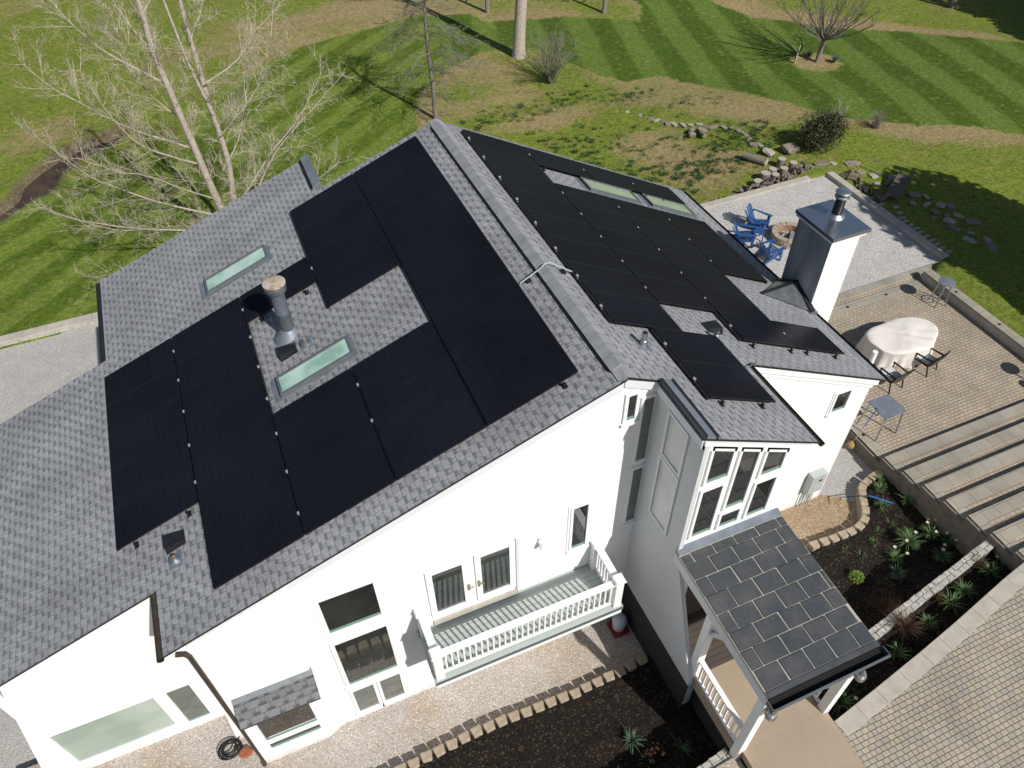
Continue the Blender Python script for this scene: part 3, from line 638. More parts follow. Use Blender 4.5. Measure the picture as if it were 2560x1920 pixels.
for a in [(.99, 1.45, -1.82, -1.0, st_), (.99, 1.43, -3.60, -2.08, None), (1.66, 2.08, -3.0, -1.0, st_), (1.64, 2.07, -3.64, -3.20, None), (2.3, 2.77, -2.27, -1.0, st_), (2.3, 2.76, -3.64, -2.52, None)]:
    window(a[0], a[1], a[2], a[3], y=BY, fr=.055, sill=False, ztop=a[4], pane='glass_dark')
# side windows of the bay (wall facing -x), shade coloured into the grey frames
def sidewin(y0, y1, z0, z1):
    x = .74; mb = MB(); f = .07; xo = x - .03
    for a, b, c, d in ((y0 - f, y0, z0 - f, z1 + f), (y1, y1 + f, z0 - f, z1 + f), (y0, y1, z1, z1 + f), (y0, y1, z0 - f, z0)): mb.box(xo, x, a, b, c, d)
    w = mb.build('window', 'trim_grey', house); MB().box(x - .008, x, y0, y1, z0, z1).build('pane', 'glass_grey_reflect', w)
sidewin(-9.55, -9.0, -1.95, -.83); sidewin(-9.55, -8.98, -3.9, -2.12)
# balcony doors
for x0, x1, hx in ((-4.0, -3.36, -3.26), (-2.95, -2.31, -3.03)):
    d = window(x0, x1, -5.66, -4.08, fr=.13, name='door', sash=False, sill=False, proud=.05)
    mb = MB(); mb.lathe((hx, WY - .06, -5.02), [(.03, -.11), (.035, 0), (.03, .11)], 10); mb.bar((hx, WY - .1, -5.02), (hx + .11, WY - .1, -5.02), .022); mb.build('handle', 'brass', d)
MB().box(-4.12, -2.12, WY - .06, WY, -6.09, -5.97).build('threshold', 'concrete_cap', house)
MB().box(-2.16, -2.09, WY - .055, WY, -5.93, -3.9).build('door_trim', 'trim_grey', house)
mb = MB(); mb.box(-1.63, -1.57, WY - .02, WY, -4.36, -4.2); mb.tube([(-1.6, WY, -4.26), (-1.6, WY - .12, -4.2), (-1.6, WY - .16, -4.25)], .018, 6); mb.lathe((-1.6, WY - .17, -4.4), [(.07, 0), (.045, .1), (.02, .15)], 12)
mb.build('wall_lamp', 'white_trim', house)
MB().box(-1.86, -1.80, WY - .02, WY, -5.55, -5.44).build('outlet', 'white_trim', house)
# awning over the low window
aw = MB(); aw.hexa([(-8.42, WY - .08, -5.86), (-6.80, WY - .08, -5.86), (-6.80, -9.02, -6.26), (-8.42, -9.02, -6.26), (-8.42, WY - .08, -5.72), (-6.80, WY - .08, -5.72), (-6.80, -9.02, -6.2), (-8.42, -9.02, -6.2)])
awn = aw.build('awning', 'shingle_awning', house)
MB().hexa([(-8.425, WY - .06, -5.75), (-6.795, WY - .06, -5.75), (-6.795, -8.66, -5.86), (-8.425, -8.66, -5.86), (-8.425, WY - .06, -5.70), (-6.795, WY - .06, -5.70), (-6.795, -8.66, -5.83), (-8.425, -8.66, -5.83)]).build('flashing', 'galv_paint', awn)
for x in (-8.36, -6.86): MB().prism([(-8.62, -5.9), (-8.98, -6.25), (-8.62, -6.6)], x - .03, x + .03, 'x').build('bracket', 'white_trim', awn)
# balcony
bal = MB().box(-4.52, -.10, -9.72, WY, -6.26, -6.14).build('balcony', 'deck_pale', house)
MB().box(-4.50, -.12, -9.70, WY - .002, -6.44, -6.262).build('balcony_skirt', 'white_trim', bal)
def post(x, y, z0, z1, w, par, cap=True):
    p = MB().box(x - w / 2, x + w / 2, y - w / 2, y + w / 2, z0, z1 - .06).build('post', 'white_trim', par, bevel=.006)
    if cap:
        c_ = w / 2 + .035; MB().hexa([(x - c_, y - c_, z1 - .06), (x + c_, y - c_, z1 - .06), (x + c_, y + c_, z1 - .06), (x - c_, y + c_, z1 - .06), (x - c_ * .8, y - c_ * .8, z1), (x + c_ * .8, y - c_ * .8, z1), (x + c_ * .8, y + c_ * .8, z1), (x - c_ * .8, y + c_ * .8, z1)]).build('post_cap', 'white_trim', par)
for x, y, zt in ((-4.38, -9.58, -5.05), (-.24, -9.58, -5.05), (-4.38, -8.56, -5.1), (-.24, -8.56, -5.1)): post(x, y, -6.14, zt, .19, bal)
MB().box(-4.28, -.34, -9.65, -9.51, -5.22, -5.17).build('top_rail', 'white_trim', bal)
MB().box(-4.28, -.34, -9.61, -9.55, -6.07, -6.02).build('bottom_rail', 'white_trim', bal)
for x in (-4.38, -.24):
    MB().box(x - .08, x + .08, -9.48, -8.66, -5.22, -5.17).build('top_rail', 'white_trim', bal)
    MB().box(x - .03, x + .03, -9.48, -8.66, -6.07, -6.02).build('bottom_rail', 'white_trim', bal)
    for k in range(6): MB().box(x - .02, x + .02, -9.37 + k * .125 - .02, -9.37 + k * .125 + .02, -6.02, -5.22).build('baluster', 'white_trim', bal)
for k in range(30):
    x = -4.2 + k * 3.80 / 29; MB().box(x - .018, x + .018, -9.6, -9.56, -6.02, -5.22).build('baluster', 'white_trim', bal)
# porch: slate roof, posts, rails, floor
px0, px1, py0, py1 = .70, 3.18, -13.2, BY - .02
pz = lambda y: -3.90 + (y - BY) * .055
mb = MB(); mb.hexa([(px0, py0, pz(py0) - .10), (px1, py0, pz(py0) - .10), (px1, py1, pz(py1) - .10), (px0, py1, pz(py1) - .10), (px0, py0, pz(py0) - .014), (px1, py0, pz(py0) - .014), (px1, py1, pz(py1) - .014), (px0, py1, pz(py1) - .014)])
porch = mb.build('porch', 'slate_joint', house)
mb = MB(); rows = [.21, .35, .38, .40, .39, .38, .38, .40]; y = -10.19; r_ = 0
for i, rh in enumerate(rows):
    pass
    x = px0 + (.0 if i % 2 else -.27) + U(-.03, .03)
    while x < px1:
        w = .54 + U(-.035, .035); a = max(x, px0) + .018; b = min(x + w, px1) - .018
        if b - a > .06:
            j = lambda: U(-.007, .007)
            t = .006 + U(0, .008); yy0 = y - rh + .015; yy1 = y - .015
            mb.hexa([(a, yy0, pz(yy0) - .013), (b, yy0, pz(yy0) - .013), (b, yy1, pz(yy1) - .013), (a, yy1, pz(yy1) - .013), (a + j(), yy0 + j(), pz(yy0) + t), (b + j(), yy0 + j(), pz(yy0) + t), (b + j(), yy1 + j(), pz(yy1) + t), (a + j(), yy1 + j(), pz(yy1) + t)])
        x += w
    y -= rh
mb.build('slates', 'slate', porch)
MB().hexa([(px0, py0 + .003, pz(py0) - .012), (px1, py0 + .003, pz(py0) - .012), (px1, -13.09, pz(-13.09) - .012), (px0, -13.09, pz(-13.09) - .012), (px0, py0 + .003, pz(py0) + .006), (px1, py0 + .003, pz(py0) + .006), (px1, -13.09, pz(-13.09) + .008), (px0, -13.09, pz(-13.09) + .008)]).build('apron', 'slate', porch)
MB().hexa([(px0, py1 - .15, pz(py1) + .004), (px1, py1 - .15, pz(py1) + .004), (px1, py1 + .02, pz(py1) + .03), (px0, py1 + .02, pz(py1) + .03), (px0, py1 - .15, pz(py1) + .018), (px1, py1 - .15, pz(py1) + .018), (px1, py1 + .02, pz(py1) + .05), (px0, py1 + .02, pz(py1) + .05)]).build('flashing', 'steel_blue', porch)
MB().box(px0 - .02, px1 + .02, py0 - .006, py0 - .0, pz(py0) - .17, pz(py0) + .01).build('fascia', 'black_metal', porch)
mb = MB(); g0 = pz(py0) - .14
mb.box(px0 - .03, px1 + .05, py0 - .19, py0 - .01, g0 - .012, g0); mb.box(px0 - .03, px1 + .05, py0 - .202, py0 - .19, g0 - .012, g0 + .12)
mb.box(px0 - .045, px0 - .031, py0 - .202, py0 - .01, g0 - .012, g0 + .12); mb.box(px1 + .051, px1 + .064, py0 - .202, py0 - .01, g0 - .012, g0 + .12)
mb.box(px0 - .03, px1 + .05, py0 - .235, py0 - .203, g0 + .108, g0 + .12)
mb.build('gutter', 'galv_paint', porch)
MB().box(px0 - .025, px1 + .045, py0 - .188, py0 - .012, g0 + .001, g0 + .006).build('gutter_dark_inside', 'void', porch)  # flat black sheet added for the dark inside of the gutter
mb = MB(); mb.box(.78, .92, py0 + .02, BY - .02, -4.52, -4.20); mb.box(3.02, 3.16, py0 + .02, BY - .02, -4.52, -4.20); mb.box(.93, 3.01, py0 + .02, py0 + .16, -4.52, -4.20)
mb.hexa([(.70, py0 + .01, -4.45), (.775, py0 + .01, -4.45), (.775, BY - .02, -4.28), (.70, BY - .02, -4.28), (.70, py0 + .01, pz(py0) - .105), (.775, py0 + .01, pz(py0) - .105), (.775, BY - .02, pz(py1) - .105), (.70, BY - .02, pz(py1) - .105)])
mb.build('beam', 'trim_grey', porch)
post(.93, -11.27, -8.95, -4.46, .19, porch, False); post(.95, -13.02, -8.2, -4.46, .19, porch, False); post(3.1, -13.05, DZ - .3, -4.46, .19, porch, False); post(3.06, -11.27, DZ, -4.46, .19, porch, False)
MB().bar((.93, -11.32, -5.25), (.93, -11.9, -4.5), .09).build('brace', 'trim_grey', porch)
for x in (.93, 3.06):
    MB().box(x - .055, x + .055, -12.92, -11.38, -6.5, -6.45).build('top_rail', 'white_trim', porch); MB().box(x - .03, x + .03, -12.92, -11.38, -7.24, -7.19).build('bottom_rail', 'white_trim', porch)
    for k in range(11):
        y = -11.48 - k * .134; MB().box(x - .018, x + .018, y - .02, y + .02, -7.19, -6.5).build('baluster', 'white_trim', porch)
MB().box(.86, 3.14, -13.12, -11.36, DZ - .28, DZ).build('porch_floor', 'concrete_tan', porch)
MB().box(.86, 3.14, -11.355, BY + .01, DZ - .2, DZ - .01).build('porch_deck', 'deck_dark', porch)
MB().box(1.05, 3.0, -12.9, -11.37, -9.2, DZ - .29).build('porch_base', 'found_shadow', porch)
MB().box(1.2, 2.9, -9.99, -9.98, DZ, -4.6).build('entry_shadow', 'found_shadow', porch) if False else None
MB().box(1.35, 2.35, BY - .03, BY - .002, DZ, -5.2).build('entry_door', 'deck_dark', house)
sheet('walkway', [(.98, -13.122), (3.118, -13.122), (3.118, -30), (.98, -30)], DZ - .004, 'concrete_tan', th=.25)
sheet('shell_gravel', [(-6, -30), (.97, -30), (.97, -13.05), (-6, -13.6)], DZ - .35, 'gravel_house')
# lanterns
ln = thing('porch_lantern', 'caged glass wall lantern on the left front post of the porch', 'lantern', (0, 0, 0))
mb = MB(); mb.tube([(0, .12, .3), (0, .02, .34), (0, 0, .27)], .016, 6); mb.lathe((0, 0, .18), [(.075, 0), (.06, .04), (.02, .09)], 12)
for k in range(8): a = k * PI / 4; mb.tube([(.08 * math.cos(a), .08 * math.sin(a), .19), (.105 * math.cos(a), .105 * math.sin(a), .08), (.09 * math.cos(a), .09 * math.sin(a), -.07)], .005, 4)
mb.ring((0, 0, 0), .1, .112, .06, .072, 16); mb.ring((0, 0, 0), .1, .108, -.01, .0, 16)
mb.build('cage', 'galv_paint', ln); MB().lathe((0, 0, 0), [(.06, -.09), (.088, -.04), (.092, .1), (.07, .18)], 16).build('glass_shade', 'lantern_glass', ln, smooth=True)
ln.location = (.95, -13.24, -5.0)
dup(ln, (3.1, -13.26, -5.25), label='caged glass wall lantern on the right front post of the porch')

# chimney
ch = MB().prism([(8.18, -4.8), (9.08, -4.8), (9.08, -3.5), (8.18, -3.5)], -9.0, -1.92).build('chimney', 'white_wall', house)
MB().box(8.172, 8.178, -4.798, -3.502, -9.0, -1.93).build('shaded_side', 'chimney_shade', ch)  # thin streaked sheet, shade of the side face painted in its colour
MB().box(8.12, 9.2, -4.86, -3.42, -1.98, -1.905).build('crown_band', 'white_wall', ch)
MB().prism([(8.09, -4.9), (9.29, -4.9), (9.29, -3.38), (8.09, -3.38)], -1.90, -1.80).build('chimney_cap', 'chimney_cap_steel', ch, bevel=.006)
mb = MB(); mb.lathe((8.84, -4.05, -1.8), [(.24, 0), (.22, .03), (.15, .07), (.14, .09)], 28); mb.build('flue_collar', 'galv', ch, smooth=True)
mb = MB(); mb.lathe((8.84, -4.05, -1.72), [(.13, 0), (.13, .5)], 28); mb.build('flue_pipe', 'black_metal', ch, smooth=True)
mb = MB(); mb.lathe((8.84, -4.05, -1.25), [(.15, 0), (.19, .02), (.19, .05), (.15, .08), (.12, .08)], 28); mb.lathe((8.84, -4.05, -1.17), [(.10, 0), (.10, .07)], 20); mb.lathe((8.84, -4.05, -1.10), [(.195, 0), (.2, .012), (.17, .04), (.05, .055)], 28)
mb.build('flue_cap', 'galv', ch, smooth=True)
mb = MB(); A_ = (6.68, -4.42, -3.40); P_ = (8.17, -4.1, -3.72); B_ = (8.08, -4.93, -4.1); C_ = (8.08, -3.45, -4.1)
mb.add([A_, P_, B_, C_], [(0, 2, 1), (0, 1, 3), (1, 2, 3), (0, 3, 2)]); mb.build('cricket', 'galv', rfR)
mb = MB(); mb.bar(A_, (P_[0], P_[1], P_[2] + .03), .07, .05); mb.bar(P_, (8.12, -5.0, -4.1), .13, .08); mb.bar(P_, (8.10, -3.45, -4.1), .13, .08); mb.build('cricket_edge', 'black_metal', rfR)
MB().box(8.02, 8.25, -5.04, -4.83, zr(8.2) - .02, zr(8.05) + .04).build('flashing', 'galv', rfR)
# skylights
def skylight(x0, x1, y0, y1, f, pane, par, h=.10):
    mb = MB(); w = .055
    def bx(a, b, c, d, lo, hi): mb.hexa([(a, c, f(a) + lo), (b, c, f(b) + lo), (b, d, f(b) + lo), (a, d, f(a) + lo), (a, c, f(a) + hi), (b, c, f(b) + hi), (b, d, f(b) + hi), (a, d, f(a) + hi)])
    bx(x0, x1, y0, y0 + w, .0, h); bx(x0, x1, y1 - w, y1, .0, h); bx(x0, x0 + w, y0 + w, y1 - w, .0, h); bx(x1 - w, x1, y0 + w, y1 - w, .0, h)
    s_ = mb.build('skylight', 'galv_paint', par)
    mb = MB(); bx(x0 + w, x1 - w, y0 + w, y1 - w, .0, h - .03); mb.build('pane', pane, s_)
    mb = MB(); bx(x0 - .14, x0 - .003, y0 - .06, y1 + .06, .004, .014); bx(x1 + .003, x1 + .08, y0 - .06, y1 + .06, .004, .014); bx(x0 - .003, x1 + .003, y0 - .06, y0 - .003, .004, .02); bx(x0 - .003, x1 + .003, y1 + .003, y1 + .06, .004, .02); mb.build('flashing', 'steel_blue', s_)
skylight(-6.78, -5.1, .27, .84, zl, 'glass_sky_mint', rfL); skylight(-5.75, -4.08, -4.4, -3.82, zl, 'glass_sky_mint', rfL)
skylight(3.6, 5.3, -.32, .36, zr, 'glass_sky_sage', rfR); skylight(5.72, 7.38, -.28, .42, zr, 'glass_sky_sage', rfR)
# vents and pipes
def boxvent(x, y, f, sg, par):
    z = f(x); mb = MB(); w = .19
    q = lambda u, v, h: (x + u * sg * -1, y + v, f(x + u * -sg) + h)
    # u>0 is uphill
    mb.hexa([q(-.18, -w, .0), q(.22, -w * .9, .0), q(.22, w * .9, .0), q(-.18, w, .0), q(-.18, -w * .75, .17), q(.2, -w * .5, .03), q(.2, w * .5, .03), q(-.18, w * .75, .17)])
    o = mb.build('roof_vent', 'black_metal', par)
    mb = MB()
    for k in range(9): v = -w * .7 + k * w * .175; mb.add([q(-.184, v, .02), q(-.184, v + .012, .02), q(-.184, v + .012, .14), q(-.184, v, .14)], [(0, 1, 2, 3)])
    mb.build('vent_grille', 'trim_grey', o)
boxvent(-5.36, -3.2, zl, -1, rfL) if False else None
boxvent(-5.36, -3.2, zl, 1 * -1 if False else -1, rfL)
boxvent(-8.45, -6.36, zl, -1, rfL); boxvent(3.42, -6.52, zr, 1, rfR)
def ventpipe(x, y, f, h, par, r=.045, cone=.09, inner='rust'):
    z = f(x); mb = MB(); mb.lathe((x, y, z), [(cone * 1.35, -.06), (cone, .05), (r + .012, min(.14, h * .6)), (r, min(.15, h * .65)), (r, h)], 18)
    o = mb.build('vent_pipe', 'galv', par, smooth=True); MB().lathe((x, y, z + h), [(r * .75, -.005), (r * .75, .003)], 14).build('pipe_mouth', inner, o)
    mb = MB(); mb.add([(x - .14, y - .16, f(x - .14) + .008), (x + .14, y - .16, f(x + .14) + .008), (x + .14, y + .16, f(x + .14) + .008), (x - .14, y + .16, f(x - .14) + .008)], [(0, 1, 2, 3)]); mb.build('flashing', 'steel_blue', o)
ventpipe(-4.93, -3.25, zl, .12, rfL, .05, .11); ventpipe(-8.48, -6.78, zl, .13, rfL, .05, .11); ventpipe(.98, -7.5, zr, .33, rfR, .055, .08, 'void'); ventpipe(3.22, -6.93, zr, .26, rfR, .05, .08, 'void')
x, y = -5.2, -2.66; z = zl(x)
o = MB().lathe((x, y, z), [(.15, -.05), (.15, .62), (.156, .63), (.156, .66), (.15, .67), (.15, 1.24)], 32).build('stove_pipe', 'pipe_grey', rfL, smooth=True)
MB().lathe((x, y, z), [(.36, -.12), (.30, -.02), (.20, .10), (.165, .17), (.152, .18)], 32).build('pipe_collar', 'steel_blue', o, smooth=True)
MB().lathe((x, y, z + 1.22), [(.16, 0), (.215, .02), (.235, .06), (.235, .15), (.20, .17)], 32).build('cap_band', 'galv', o, smooth=True)
MB().lathe((x, y, z + 1.39), [(.20, -.004), (.20, .03), (.245, .035), (.245, .065), (.20, .085), (.05, .10)], 32).build('cap_disc', 'rust_cap', o, smooth=True)
# conduit over the ridge and at the right eave
o = MB().tube([(-.60, -5.18, zl(-.6) + .06), (-.14, -5.17, .07), (-.04, -5.16, .145), (.06, -5.16, .15), (.62, -5.2, zr(.62) + .06)], .0155, 8).build('conduit', 'conduit_bright', rfR, smooth=True)
for x, f in ((-.42, zl), (.36, zr)): MB().box(x - .05, x + .05, -5.25, -5.13, f(x) - .01, f(x) + .05).build('strap', 'black_metal', o)
MB().tube([(3.0, -7.9, zr(3.0) + .09), (3.4, -7.92, zr(3.4) + .09), (3.7, -7.78, -1.78), (3.75, -7.72, -1.9), (3.74, -7.7, -3.0)], .016, 8).build('conduit', 'galv', rfR, smooth=True)
# chalk marks near the array
mb = MB()
for x, y in [(-2.6, -8.05), (-2.2, -8.1), (-4.4, -8.15), (-4.75, -8.08), (-6.2, -8.3), (-6.9, -8.2), (-.7, -8.2), (-.45, -8.2), (-.32, -6.3), (-4.65, -1.1), (-6.15, -2.2), (-.95, -8.22)]:
    for k in range(2):
        a = U(-1, 1) + k * 1.2; l_ = U(.03, .08); x += U(-.04, .04); y += U(-.03, .03); dx, dy = math.cos(a) * l_, math.sin(a) * l_
        mb.add([(x - dx, y - dy, zl(x - dx) + .006), (x + dx, y + dy, zl(x + dx) + .006), (x + dx + .012, y + dy - .012, zl(x + dx + .012) + .006), (x - dx + .012, y - dy - .012, zl(x - dx + .012) + .006)], [(0, 1, 2, 3)])
mb.build('chalk_marks', 'chalk', rfL)
# meter box
mt = MB().box(7.05, 7.55, -7.83, -7.6, -8.35, -7.55).build('meter_box', 'meter_grey', house, bevel=.015)
mb = MB(); mb.box(7.30, 7.42, -7.838, -7.83, -7.83, -7.75); mb.build('warning_sticker', 'red_plastic', mt)
for k, x in enumerate((7.1, 7.2, 7.3, 7.42, 7.5)): MB().tube([(x, -7.68, -8.35), (x - .02, -7.68, -8.7), (x, -7.66, -9.15)], .02, 6).build('conduit', 'meter_grey', mt, smooth=True)

# ------------------------------------------------------------------ solar panels
PL_, PWt = 1.914, 1.05
def panel_mesh(L_, Wd):
    p = thing('solar_panel', 'x', 'solar panel')
    g = .012; a, b = L_ / 2 - .022, Wd / 2 - .006
    mb = MB(); t = .035; f = .014
    for q in ((-a, a, -b, -b + f), (-a, a, b - f, b), (-a, -a + f, -b + f, b - f), (a - f, a, -b + f, b - f)): mb.box(*q, -t, .0)
    mb.build('frame', 'panel_frame', p); MB().box(-a + f, a - f, -b + f, b - f, -t + .004, -.002).build('glass_face', 'panel_face', p)
    return p
proto = panel_mesh(PL_, PWt); first = True
ordn = ['first', 'second', 'third', 'fourth', 'fifth', 'sixth', 'seventh', 'eighth', 'ninth', 'tenth']
def put_panel(sg, th, s0, yc, label, grp):
    global first
    h = .12; sc_ = s0 + PL_ / 2
    x = sg * (sc_ * math.cos(th) + h * math.sin(th)); z = -sc_ * math.sin(th) + h * math.cos(th)
    o = proto if first else dup(proto); first = False
    o['label'] = label; o['group'] = grp; o.location = (x, yc, z); o.rotation_euler = (0, sg * th, 0)
    return o
s0L, yL0 = .6534, 1.4896; s0R, yR0 = .6041, 1.4235
cols_L = {0: range(9), 1: [0, 1, 2, 3, 6, 7, 8], 2: [2, 6, 7, 8], 3: range(2, 9), 4: range(2, 7)}
cols_R = {0: range(8), 1: [0] + list(range(2, 7)), 2: [0] + list(range(2, 8)), 3: [0, 2, 3, 4, 7]}
for i, js in cols_L.items():
    for j in js: put_panel(-1, TL, s0L + i * PL_, yL0 - (j + .5) * PWt, f'black solar panel, left roof slope, {ordn[i]} row from ridge, {ordn[j]} place from far gable', 'black solar panels on the left roof slope')
for i, js in cols_R.items():
    for j in js: put_panel(1, TR, s0R + i * PL_, yR0 - (j + .5) * PWt, f'black solar panel, right roof slope, {ordn[i]} row from ridge, {ordn[j]} place from far gable', 'black solar panels on the right roof slope')
sA = 1.43 / math.cos(TR)
for k in range(2): put_panel(1, TR, sA, -6.98 - (k + .5) * PWt, f'black solar panel low on the entrance bay roof, {("farther", "nearer")[k]} of the pair', 'black solar panels on the right roof slope')
# rails with clamps
def rail(sg, th, s_, ya, yb, clamps=True, lab=''):
    f = lambda s_, h: (sg * (s_ * math.cos(th) + h * math.sin(th)), -s_ * math.sin(th) + h * math.cos(th))
    xa, za = f(s_, .05); r = thing('panel_rail', lab, 'mounting rail', (xa, (ya + yb) / 2, za), 'black mounting rails under the solar panels')
    MB().bar((xa, ya, za), (xa, yb, za), .04, .06).build('rail', 'black_metal', r)
    return r
rl = 'black mounting rail running between two rows of solar panels'
for i, a, b in [(0, 1.45, -7.9), (1, 1.45, -7.9), (2, 1.45, -2.65), (2, -4.85, -7.9), (3, -.65, -7.9), (4, -.65, -7.9), (5, -.65, -5.8)]:
    rail(-1, TL, s0L + i * PL_ + (.0 if i else .03), a, b, lab=rl)
for i, a, b in [(0, 1.4, -6.9), (1, 1.4, -6.9), (2, 1.4, .42), (2, -.72, -6.9), (3, 1.4, .42), (3, -.72, -6.9), (4, 1.4, .42), (4, -.72, -3.8)]: rail(1, TR, s0R + i * PL_ + (.02 if i == 0 else 0), a, b, lab=rl)
rail(1, TR, sA + .02, -7.0, -9.05, lab=rl)
def clamp(sg, th, s_, y, h=.122, big=1.):
    x = sg * (s_ * math.cos(th) + h * math.sin(th)); z = -s_ * math.sin(th) + h * math.cos(th)
    return (x, y, z)
pc = MB().box(-.02, .02, -.028, .028, -.03, .004).build('panel_clamp', 'clamp', label='small silver clamp in the gap between solar panels', cat='clamp', group='silver clamps in the solar panel gaps')
fc = True
def put_clamp(sg, th, s_, y):
    global fc
    o = pc if fc else dup(pc); fc = False; o.location = clamp(sg, th, s_, y); o.rotation_euler = (0, sg * th, 0)
for i in (0, 1, 2, 3):
    for j in cols_R[i]: put_clamp(1, TR, s0R + i * PL_, yR0 - (j + .5) * PWt)
for k in range(2): put_clamp(1, TR, sA, -6.98 - (k + .5) * PWt)
for i in (3, 4):
    for j in cols_L[i]: put_clamp(-1, TL, s0L + i * PL_, yL0 - (j + .5) * PWt)
for i, j in ((2, 2), (2, 6), (2, 7)): put_clamp(-1, TL, s0L + i * PL_, yL0 - (j + .5) * PWt)
# black feet showing at panel ends
mb0 = MB(); mb0.box(-.045, .045, -.07, .07, -.10, -.085); mb0.box(-.02, .02, -.03, .03, -.085, -.02)
ft = mb0.build('mounting_foot', 'black_metal', label='small black mounting foot at the edge of the solar panels', cat='roof mount', group='mounting feet at the panel edges')
ff = True
for sg, th, s_, y in [(1, TR, sA + .35, -9.12), (1, TR, sA + 1.5, -9.12), (1, TR, s0R + 2 * PL_ + .3, -7.04), (1, TR, s0R + 3 * PL_ - .25, -7.04), (1, TR, s0R + 3 * PL_ + .35, -7.04), (1, TR, s0R + 3 * PL_ + 1.5, -7.04), (1, TR, s0R + PL_ + .25, .33), (1, TR, s0R + 2 * PL_ + .1, .33), (1, TR, s0R + 2.5 * PL_, .33), (1, TR, s0R + 3 * PL_ + .2, .33), (1, TR, s0R + 3 * PL_ + .9, .33), (-1, TL, s0L + 2 * PL_ + .35, -1.72), (-1, TL, s0L + 3 * PL_ - .35, -1.72), (-1, TL, s0L + 4 * PL_ + .3, -5.92), (-1, TL, s0L + 5 * PL_ - .4, -5.92), (-1, TL, s0L + .35, -8.0)]:
    o = ft if ff else dup(ft); ff = False; o.location = clamp(sg, th, s_, y, .105); o.rotation_euler = (0, sg * th, 0)

# ------------------------------------------------------------------ furniture on patio
def square_table():
    t = thing('bar_table', 'tall square grey metal bar table beside the white corner of the house', 'table')
    MB().box(-.4, .4, -.4, .4, .985, 1.02).build('tabletop', 'steel_blue', t, bevel=.008)
    for a in (-1, 1):
        for b in (-1, 1): MB().bar((a * .33, b * .33, .985), (a * .40, b * .40, 0), .05, .03).build('leg', 'galv', t)
    return t
place(square_table(), (10.84, -6.48, PZ))
t = thing('round_table', 'small round grey metal table standing alone near the far patio corner', 'table')
MB().lathe((0, 0, 0), [(.27, .985), (.285, .99), (.285, 1.015), (.27, 1.02)], 36).build('tabletop', 'steel_blue', t, smooth=True)
for k in range(4): a = k * PI / 2 + .6; MB().bar((math.cos(a) * .17, math.sin(a) * .17, .985), (math.cos(a) * .31, math.sin(a) * .31, 0), .045, .025).build('leg', 'galv', t)
MB().ring((0, 0, 0), .2, .225, .3, .32, 24).build('foot_ring', 'galv', t)
place(t, (16.98, -2.62, PZ))
t2 = dup(t, (17.06, -7.35 + .12, PZ), .3, label='round grey metal table at the right edge casting a disc shadow on the pavers')
# red stool at the frame edge
t = thing('red_stool', 'red stool at the right edge of the patio next to a round shadow', 'stool')
MB().lathe((0, 0, 0), [(.17, .44), (.19, .46), (.17, .5)], 20).build('seat', 'red_plastic', t, smooth=True)
for k in range(4): a = k * PI / 2 + .4; MB().bar((math.cos(a) * .12, math.sin(a) * .12, .45), (math.cos(a) * .19, math.sin(a) * .19, 0), .03).build('leg', 'black_metal', t)
place(t, (16.72, -7.42, PZ))
# covered table
mb = MB(); nth, nr = 96, []
def rad(a, k): # superellipse outline with folds
    ca, sa = abs(math.cos(a)), abs(math.sin(a)); p = 2.2; r0 = (1 + .035 * math.sin(5 * a + 1) + .03 * math.sin(3 * a)) * (ca ** p / 1.42 ** p + sa ** p / .88 ** p) ** (-1 / p); return r0 * k
prof = [(0.0, .80), (.12, .80), (.25, .80), (.4, .80), (.55, .80), (.7, .798), (.82, .79), (.91, .77), (.96, .73), (.985, .68), (.99, .5), (1.0, .32), (1.02, .12), (1.03, .01)]
rows_ = []
for kk, z in prof:
    row = []
    for j in range(nth):
        a = 2 * PI * j / nth; f = 0
        if z < .76: f = (.76 - z) * (.07 * math.sin(a * 17 + 1.3 * math.sin(a * 5)) + .09 * math.sin(a * 7 + 2)) - .10 * math.sin(2 * a + .7) * (.8 - z)
        r = rad(a, kk * (1 - (.03 if z < .7 else 0))) + f
        X_, Y_ = r * math.cos(a), r * math.sin(a); q_ = X_ * .35 + Y_; dz = (.024 * abs(math.sin(7 * q_ + 1.6 * X_ + .5 * math.sin(3 * X_))) ** .6 * max(0, min(1, X_ + .9)) + .022 * math.sin(4 * X_ - 3 * Y_ + 1) + .03 * math.exp(-((X_ - .9) ** 2 + (Y_ - .3) ** 2) * 9)) if z > .7 else 0
        row.append((r * math.cos(a), r * math.sin(a), z + dz ))
    rows_.append(row)
vs = [v for r in rows_[1:] for v in r] + [(0, 0, .80 + .012 * math.sin(1))]; fs = []
for i in range(len(rows_) - 2):
    for j in range(nth): fs.append((i * nth + j, i * nth + (j + 1) % nth, (i + 1) * nth + (j + 1) % nth, (i + 1) * nth + j))
for j in range(nth): fs.append((len(vs) - 1, (j + 1) % nth, j))
mb.add(vs, fs)
for i_, v_ in enumerate(mb.v): mb.v[i_] = (v_[0] * .95, v_[1] * .95, v_[2] * .93)
cv = mb.build('covered_table', 'cloth_cover', smooth=True, label='large oval patio table wrapped in an off-white fabric cover', cat='covered table')
place(cv, (13.92, -3.98, PZ), R(-2))
tx = bpy.data.textures.new('folds', 'CLOUDS'); tx.noise_scale = .45
sb = cv.modifiers.new('s', 'SUBSURF'); sb.levels = sb.render_levels = 1
dm_ = cv.modifiers.new('d', 'DISPLACE'); dm_.texture = tx; dm_.strength = .035; dm_.mid_level = .5
wp = MB(); wp.tube([(0, 0, 0), (0, 0, 1.25)], .085, 20); wp = wp.build('white_pipe', 'white_trim', smooth=True, label='upright white pipe between the house eave and the covered table', cat='pipe'); place(wp, (11.93, -4.62, PZ))
